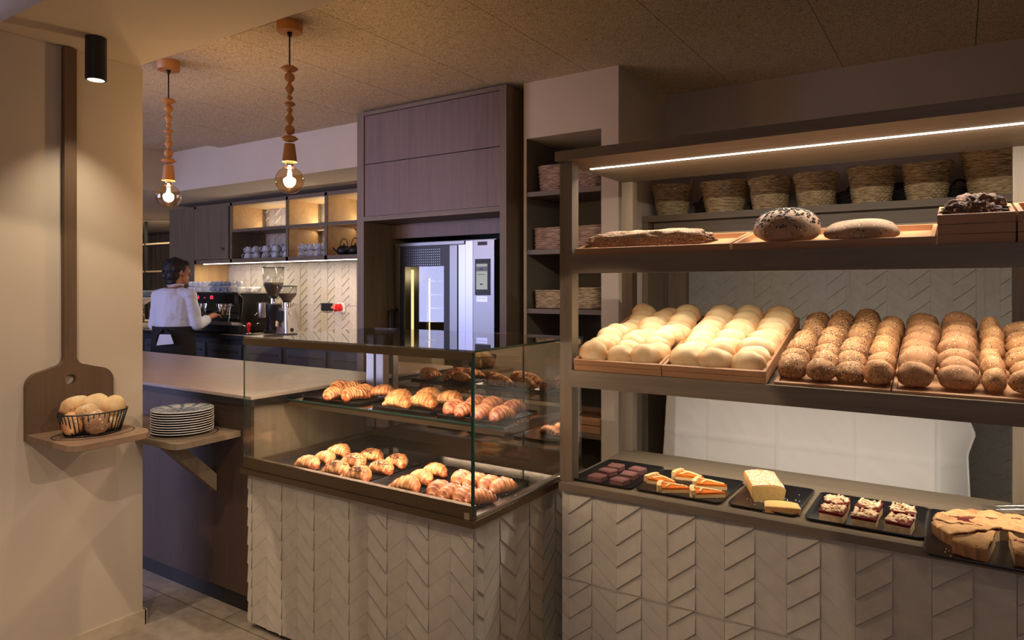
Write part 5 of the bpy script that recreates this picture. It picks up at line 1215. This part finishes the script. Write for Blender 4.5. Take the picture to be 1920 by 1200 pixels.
# ================================================================== THE BARISTA
PX, PY = -5.80, 3.40
F = Vector((-0.42, 0.907, 0)); Rt = Vector((0.907, 0.42, 0)); O = Vector((PX, PY, 0))
def P_(r, f, z): return O+Rt*r+F*f+Vector((0, 0, z))
pe = thing('person', 'barista seen from behind in white shirt and black apron working at the espresso machine', 'person', (PX, PY, 0))
def remesh(mb, name, mat, vox, smooth_it=4, parent=pe):
    o_ = mb.build(name, mat, parent, True)
    r_ = o_.modifiers.new('skin', 'REMESH'); r_.mode = 'VOXEL'; r_.voxel_size = vox; r_.use_smooth_shade = True
    s_ = o_.modifiers.new('soft', 'SMOOTH'); s_.iterations = smooth_it; s_.factor = 0.5
    return o_
shR, elR, wrR, haR = P_(0.150, 0.0, 1.385), P_(0.200, 0.03, 1.125), P_(0.19, 0.26, 1.19), P_(0.185, 0.34, 1.205)
shL, elL, wrL, haL = P_(-0.150, 0.0, 1.385), P_(-0.195, 0.02, 1.12), P_(-0.17, 0.22, 1.12), P_(-0.15, 0.30, 1.13)
hipR, hipL, knR, knL, anR, anL = P_(0.095, 0, 0.93), P_(-0.095, 0, 0.93), P_(0.10, 0.03, 0.50), P_(-0.10, 0.01, 0.50), P_(0.10, -0.01, 0.09), P_(-0.11, -0.02, 0.09)
bd = MB()
def cap(m_, a, b, r0, r1): m_.cone(a, b, r0, r1, 16)
for a, b, r0, r1 in ((P_(0, 0, 0.97), P_(0, 0.0, 1.12), .115, .10), (P_(0, 0, 1.12), P_(0, 0.0, 1.32), .10, .105)): cap(bd, a, b, r0, r1)
for sh, el, wr, ha in ((shR, elR, wrR, haR), (shL, elL, wrL, haL)):
    cap(bd, P_(0, 0, 1.365), sh, .070, .048); cap(bd, sh, el, .046, .036); cap(bd, el, wr, .036, .025)
    d = (ha-wr).normalized(); side = d.cross(Vector((0, 0, 1))).normalized(); upv = side.cross(d)
    cap(bd, wr, wr+d*0.035, .024, .026); bd.ball(tuple(wr+d*0.055), 0.034, 12, 8, (1, 1, .75))
    for q, (off, ln_) in enumerate(((-.027, .062), (-.009, .072), (.009, .069), (.026, .055))):
        b0 = wr+d*0.080+side*off; b1 = b0+d*ln_*0.5-upv*0.010; b2 = b1+d*ln_*0.32-upv*0.026
        cap(bd, b0, b1, .0088, .0082); cap(bd, b1, b2, .0082, .0070)
    sg = -1 if sh is shR else 1
    t0 = wr+d*0.035+side*0.022*sg; t1 = t0+d*0.030+side*0.024*sg-upv*0.006; t2 = t1+d*0.026+side*0.004*sg-upv*0.010
    cap(bd, t0, t1, .0105, .0095); cap(bd, t1, t2, .0095, .008)
for hp, kn, an in ((hipR, knR, anR), (hipL, knL, anL)):
    cap(bd, hp, kn, .088, .056); cap(bd, kn, an, .054, .036); cap(bd, an, an+F*0.14-Vector((0, 0, 0.045)), .036, .026)
# neck and head: looks toward +Y, tilted a little down
HF = Vector((0.08, 0.997, 0)).normalized(); HR = Vector((0.997, -0.08, 0))
hc = P_(0.005, 0.045, 1.595)
cap(bd, P_(0, 0.0, 1.42), P_(0.0, 0.025, 1.53), .056, .052)
def H_(r, f, u): return tuple(hc+HR*r+HF*f+Vector((0, 0, u)))
def hball(c, r, sc): # ellipsoid aligned with the head
    m_ = MB().ball((0, 0, 0), r, 24, 16, sc); c = Vector(c)
    bd.add([tuple(c+HR*p[0]+HF*p[1]+Vector((0, 0, p[2]))) for p in m_.v], m_.f)
hball(H_(0, 0, 0.015), 0.098, (.80, 1.0, 1.0)); hball(H_(0, 0.035, -0.055), 0.062, (.88, .95, 1.0)); hball(H_(0, 0.075, -0.088), 0.024, (1, 1, .8))
cap(bd, H_(0, 0.095, 0.010), H_(0, 0.118, -0.022), .009, .013); hball(H_(0, 0.092, -0.052), 0.016, (1.4, .8, .55))
for s in (-1, 1): hball(H_(s*0.080, -0.005, -0.008), 0.026, (.35, .75, 1.15)); hball(H_(s*0.033, 0.078, 0.030), 0.016, (1.3, .7, .5))
remesh(bd, 'body', 'skin', 0.0055, 5)
ey = MB()
for s in (-1, 1): ey.ball(H_(s*0.032, 0.090, 0.008), 0.0115, 12, 8)
ey.build('eyes', 'white', pe, True)
# shirt
st = MB()
cap(st, P_(0, 0, 1.05), P_(0, 0, 1.20), .135, .135); 
for r_s in (-1, 1):
    cap(st, P_(r_s*0.035, 0, 1.06), P_(r_s*0.055, 0.0, 1.32), .112, .110); cap(st, P_(0, -0.004, 1.2), P_(0, -0.004, 1.36), .125, .112)
    sh, el, wr = (shR, elR, wrR) if r_s > 0 else (shL, elL, wrL)
    cap(st, P_(r_s*0.02, -0.002, 1.395), sh, .074, .060); cap(st, sh, el, .058, .050)
    cap(st, el, el+(wr-el)*0.62, .052, .043)
    for q in range(5): cap(st, el+(sh-el)*(0.05+0.09*q), el+(sh-el)*(0.075+0.09*q)+Rt*0.002, .054, .0545)
cap(st, P_(0, 0.0, 1.42), P_(0, 0.015, 1.45), .066, .060)
so_ = remesh(st, 'shirt', 'shirt', 0.0075, 3)
dt = bpy.data.textures.new('folds', 'CLOUDS'); dt.noise_scale = 0.09; dm = so_.modifiers.new('folds', 'DISPLACE'); dm.texture = dt; dm.strength = 0.022; dm.mid_level = 0.5; dm.texture_coords = 'LOCAL'
# apron straps, ties, skirt
ap = MB(); n = 44
ls = []
for q in range(15):
    f = q/14; z = 1.115-0.62*f; l = []
    for k_ in range(n):
        a = 2*math.pi*k_/n; rx = 0.178+0.045*f+0.006*math.sin(a*7+q*.2)*f; ry = 0.140+0.05*f+0.006*math.sin(a*5)*f
        l.append(tuple(P_(rx*math.cos(a), ry*math.sin(a)-0.004, z)))
    ls.append(l)
ap.loops(ls, caps=False); ao = ap.build('apron', 'apron', pe, True); q_ = ao.modifiers.new('t', 'SOLIDIFY'); q_.thickness = 0.003
MB().loops([[tuple(P_(0.182*math.cos(2*math.pi*k_/40), 0.146*math.sin(2*math.pi*k_/40)-0.004, z)) for k_ in range(40)] for z in (1.085, 1.118)], caps=False).build('waist_band', 'apron', pe, True)
MB().tube([P_(0.012, -0.150, 1.10), P_(0.06, -0.170, 1.075), P_(0.10, -0.165, 1.06)], 0.008).tube([P_(0.01, -0.150, 1.10), P_(-0.03, -0.172, 1.05), P_(-0.05, -0.175, 0.99)], 0.008).build('apron_ties', 'apron', pe, True)
pk = MB().add([tuple(P_(a, -0.185, z)) for a, z in ((-0.005, 1.055), (0.095, 1.055), (0.125, 0.975), (-0.035, 0.960))]+[tuple(P_(a, -0.181, z)) for a, z in ((-0.005, 1.055), (0.095, 1.055), (0.125, 0.975), (-0.035, 0.960))], [(0, 1, 2, 3), (7, 6, 5, 4), (0, 4, 5, 1), (1, 5, 6, 2), (2, 6, 7, 3), (3, 7, 4, 0)]); pk.build('napkin', 'paper', pe)
MB().tube([P_(0.045*math.sin(a)*1.5, 0.012-0.078*math.cos(a), 1.462-0.012*math.cos(a)) for a in [-1.9+3.8*k_/16 for k_ in range(17)]], 0.009, 8).build('apron_neck_strap', 'leather', pe, True)
MB().tube([P_(0.066*math.sin(a), 0.020-0.060*math.cos(a), 1.480) for a in [2*math.pi*k_/24 for k_ in range(25)]], 0.008, 8).build('collar', 'shirt', pe, True)
tr = MB(); cap(tr, P_(0, 0, 0.92), P_(0, 0, 1.04), .150, .140)
for hp, kn, an in ((hipR, knR, anR), (hipL, knL, anL)): cap(tr, hp, kn, .100, .075); cap(tr, kn, an, .074, .058)
remesh(tr, 'trousers', 'trous', 0.012, 3)
for an in (anR, anL): 
    m_ = MB(); cap(m_, an-Vector((0, 0, .045))-F*0.03, an+F*0.16-Vector((0, 0, .05)), .045, .038); remesh(m_, 'shoe', 'iron', 0.01, 2)
# hair
hr = MB()
def hb(r, f, u, rad, sc=(1, 1, 1)):
    m_ = MB().ball((0, 0, 0), rad, 20, 14, sc); c = Vector(H_(r, f, u)); hr.add([tuple(c+HR*p[0]+HF*p[1]+Vector((0, 0, p[2]))) for p in m_.v], m_.f)
hb(0, -0.020, 0.030, 0.098, (.90, 1.02, .95)); hb(0, 0.045, 0.072, 0.055, (1.15, 1, .62)); hb(0, -0.052, -0.03, 0.072, (1.0, .85, 1.05))
hb(-0.045, -0.03, -0.02, 0.06); hb(0.030, -0.062, -0.03, 0.058); hb(0.0, -0.062, -0.085, 0.052, (1.35, .8, .9)); hb(-0.05, -0.02, -0.05, 0.05, (.6, 1, 1.1)); hb(-0.03, -0.05, 0.05, 0.07)
rnd = random.Random(3)
for q in range(70):
    a = rnd.uniform(0, 6.28); e = rnd.uniform(-0.5, 1.5); d = Vector((math.cos(a)*math.cos(e), math.sin(a)*math.cos(e), math.sin(e)))
    if d.y > 0.35 and d.z < 0.55: continue
    c = Vector(H_(0, -0.02, 0.03))+(HR*d.x*0.9+HF*d.y+Vector((0, 0, d.z)))*0.092
    dn = (Vector((0, 0, -0.055))+(HR*rnd.uniform(-.02, .02)-HF*rnd.uniform(0, .03)))
    cap(hr, c, c+dn, rnd.uniform(.008, .014), .004)
remesh(hr, 'hair', 'hair', 0.0055, 1)
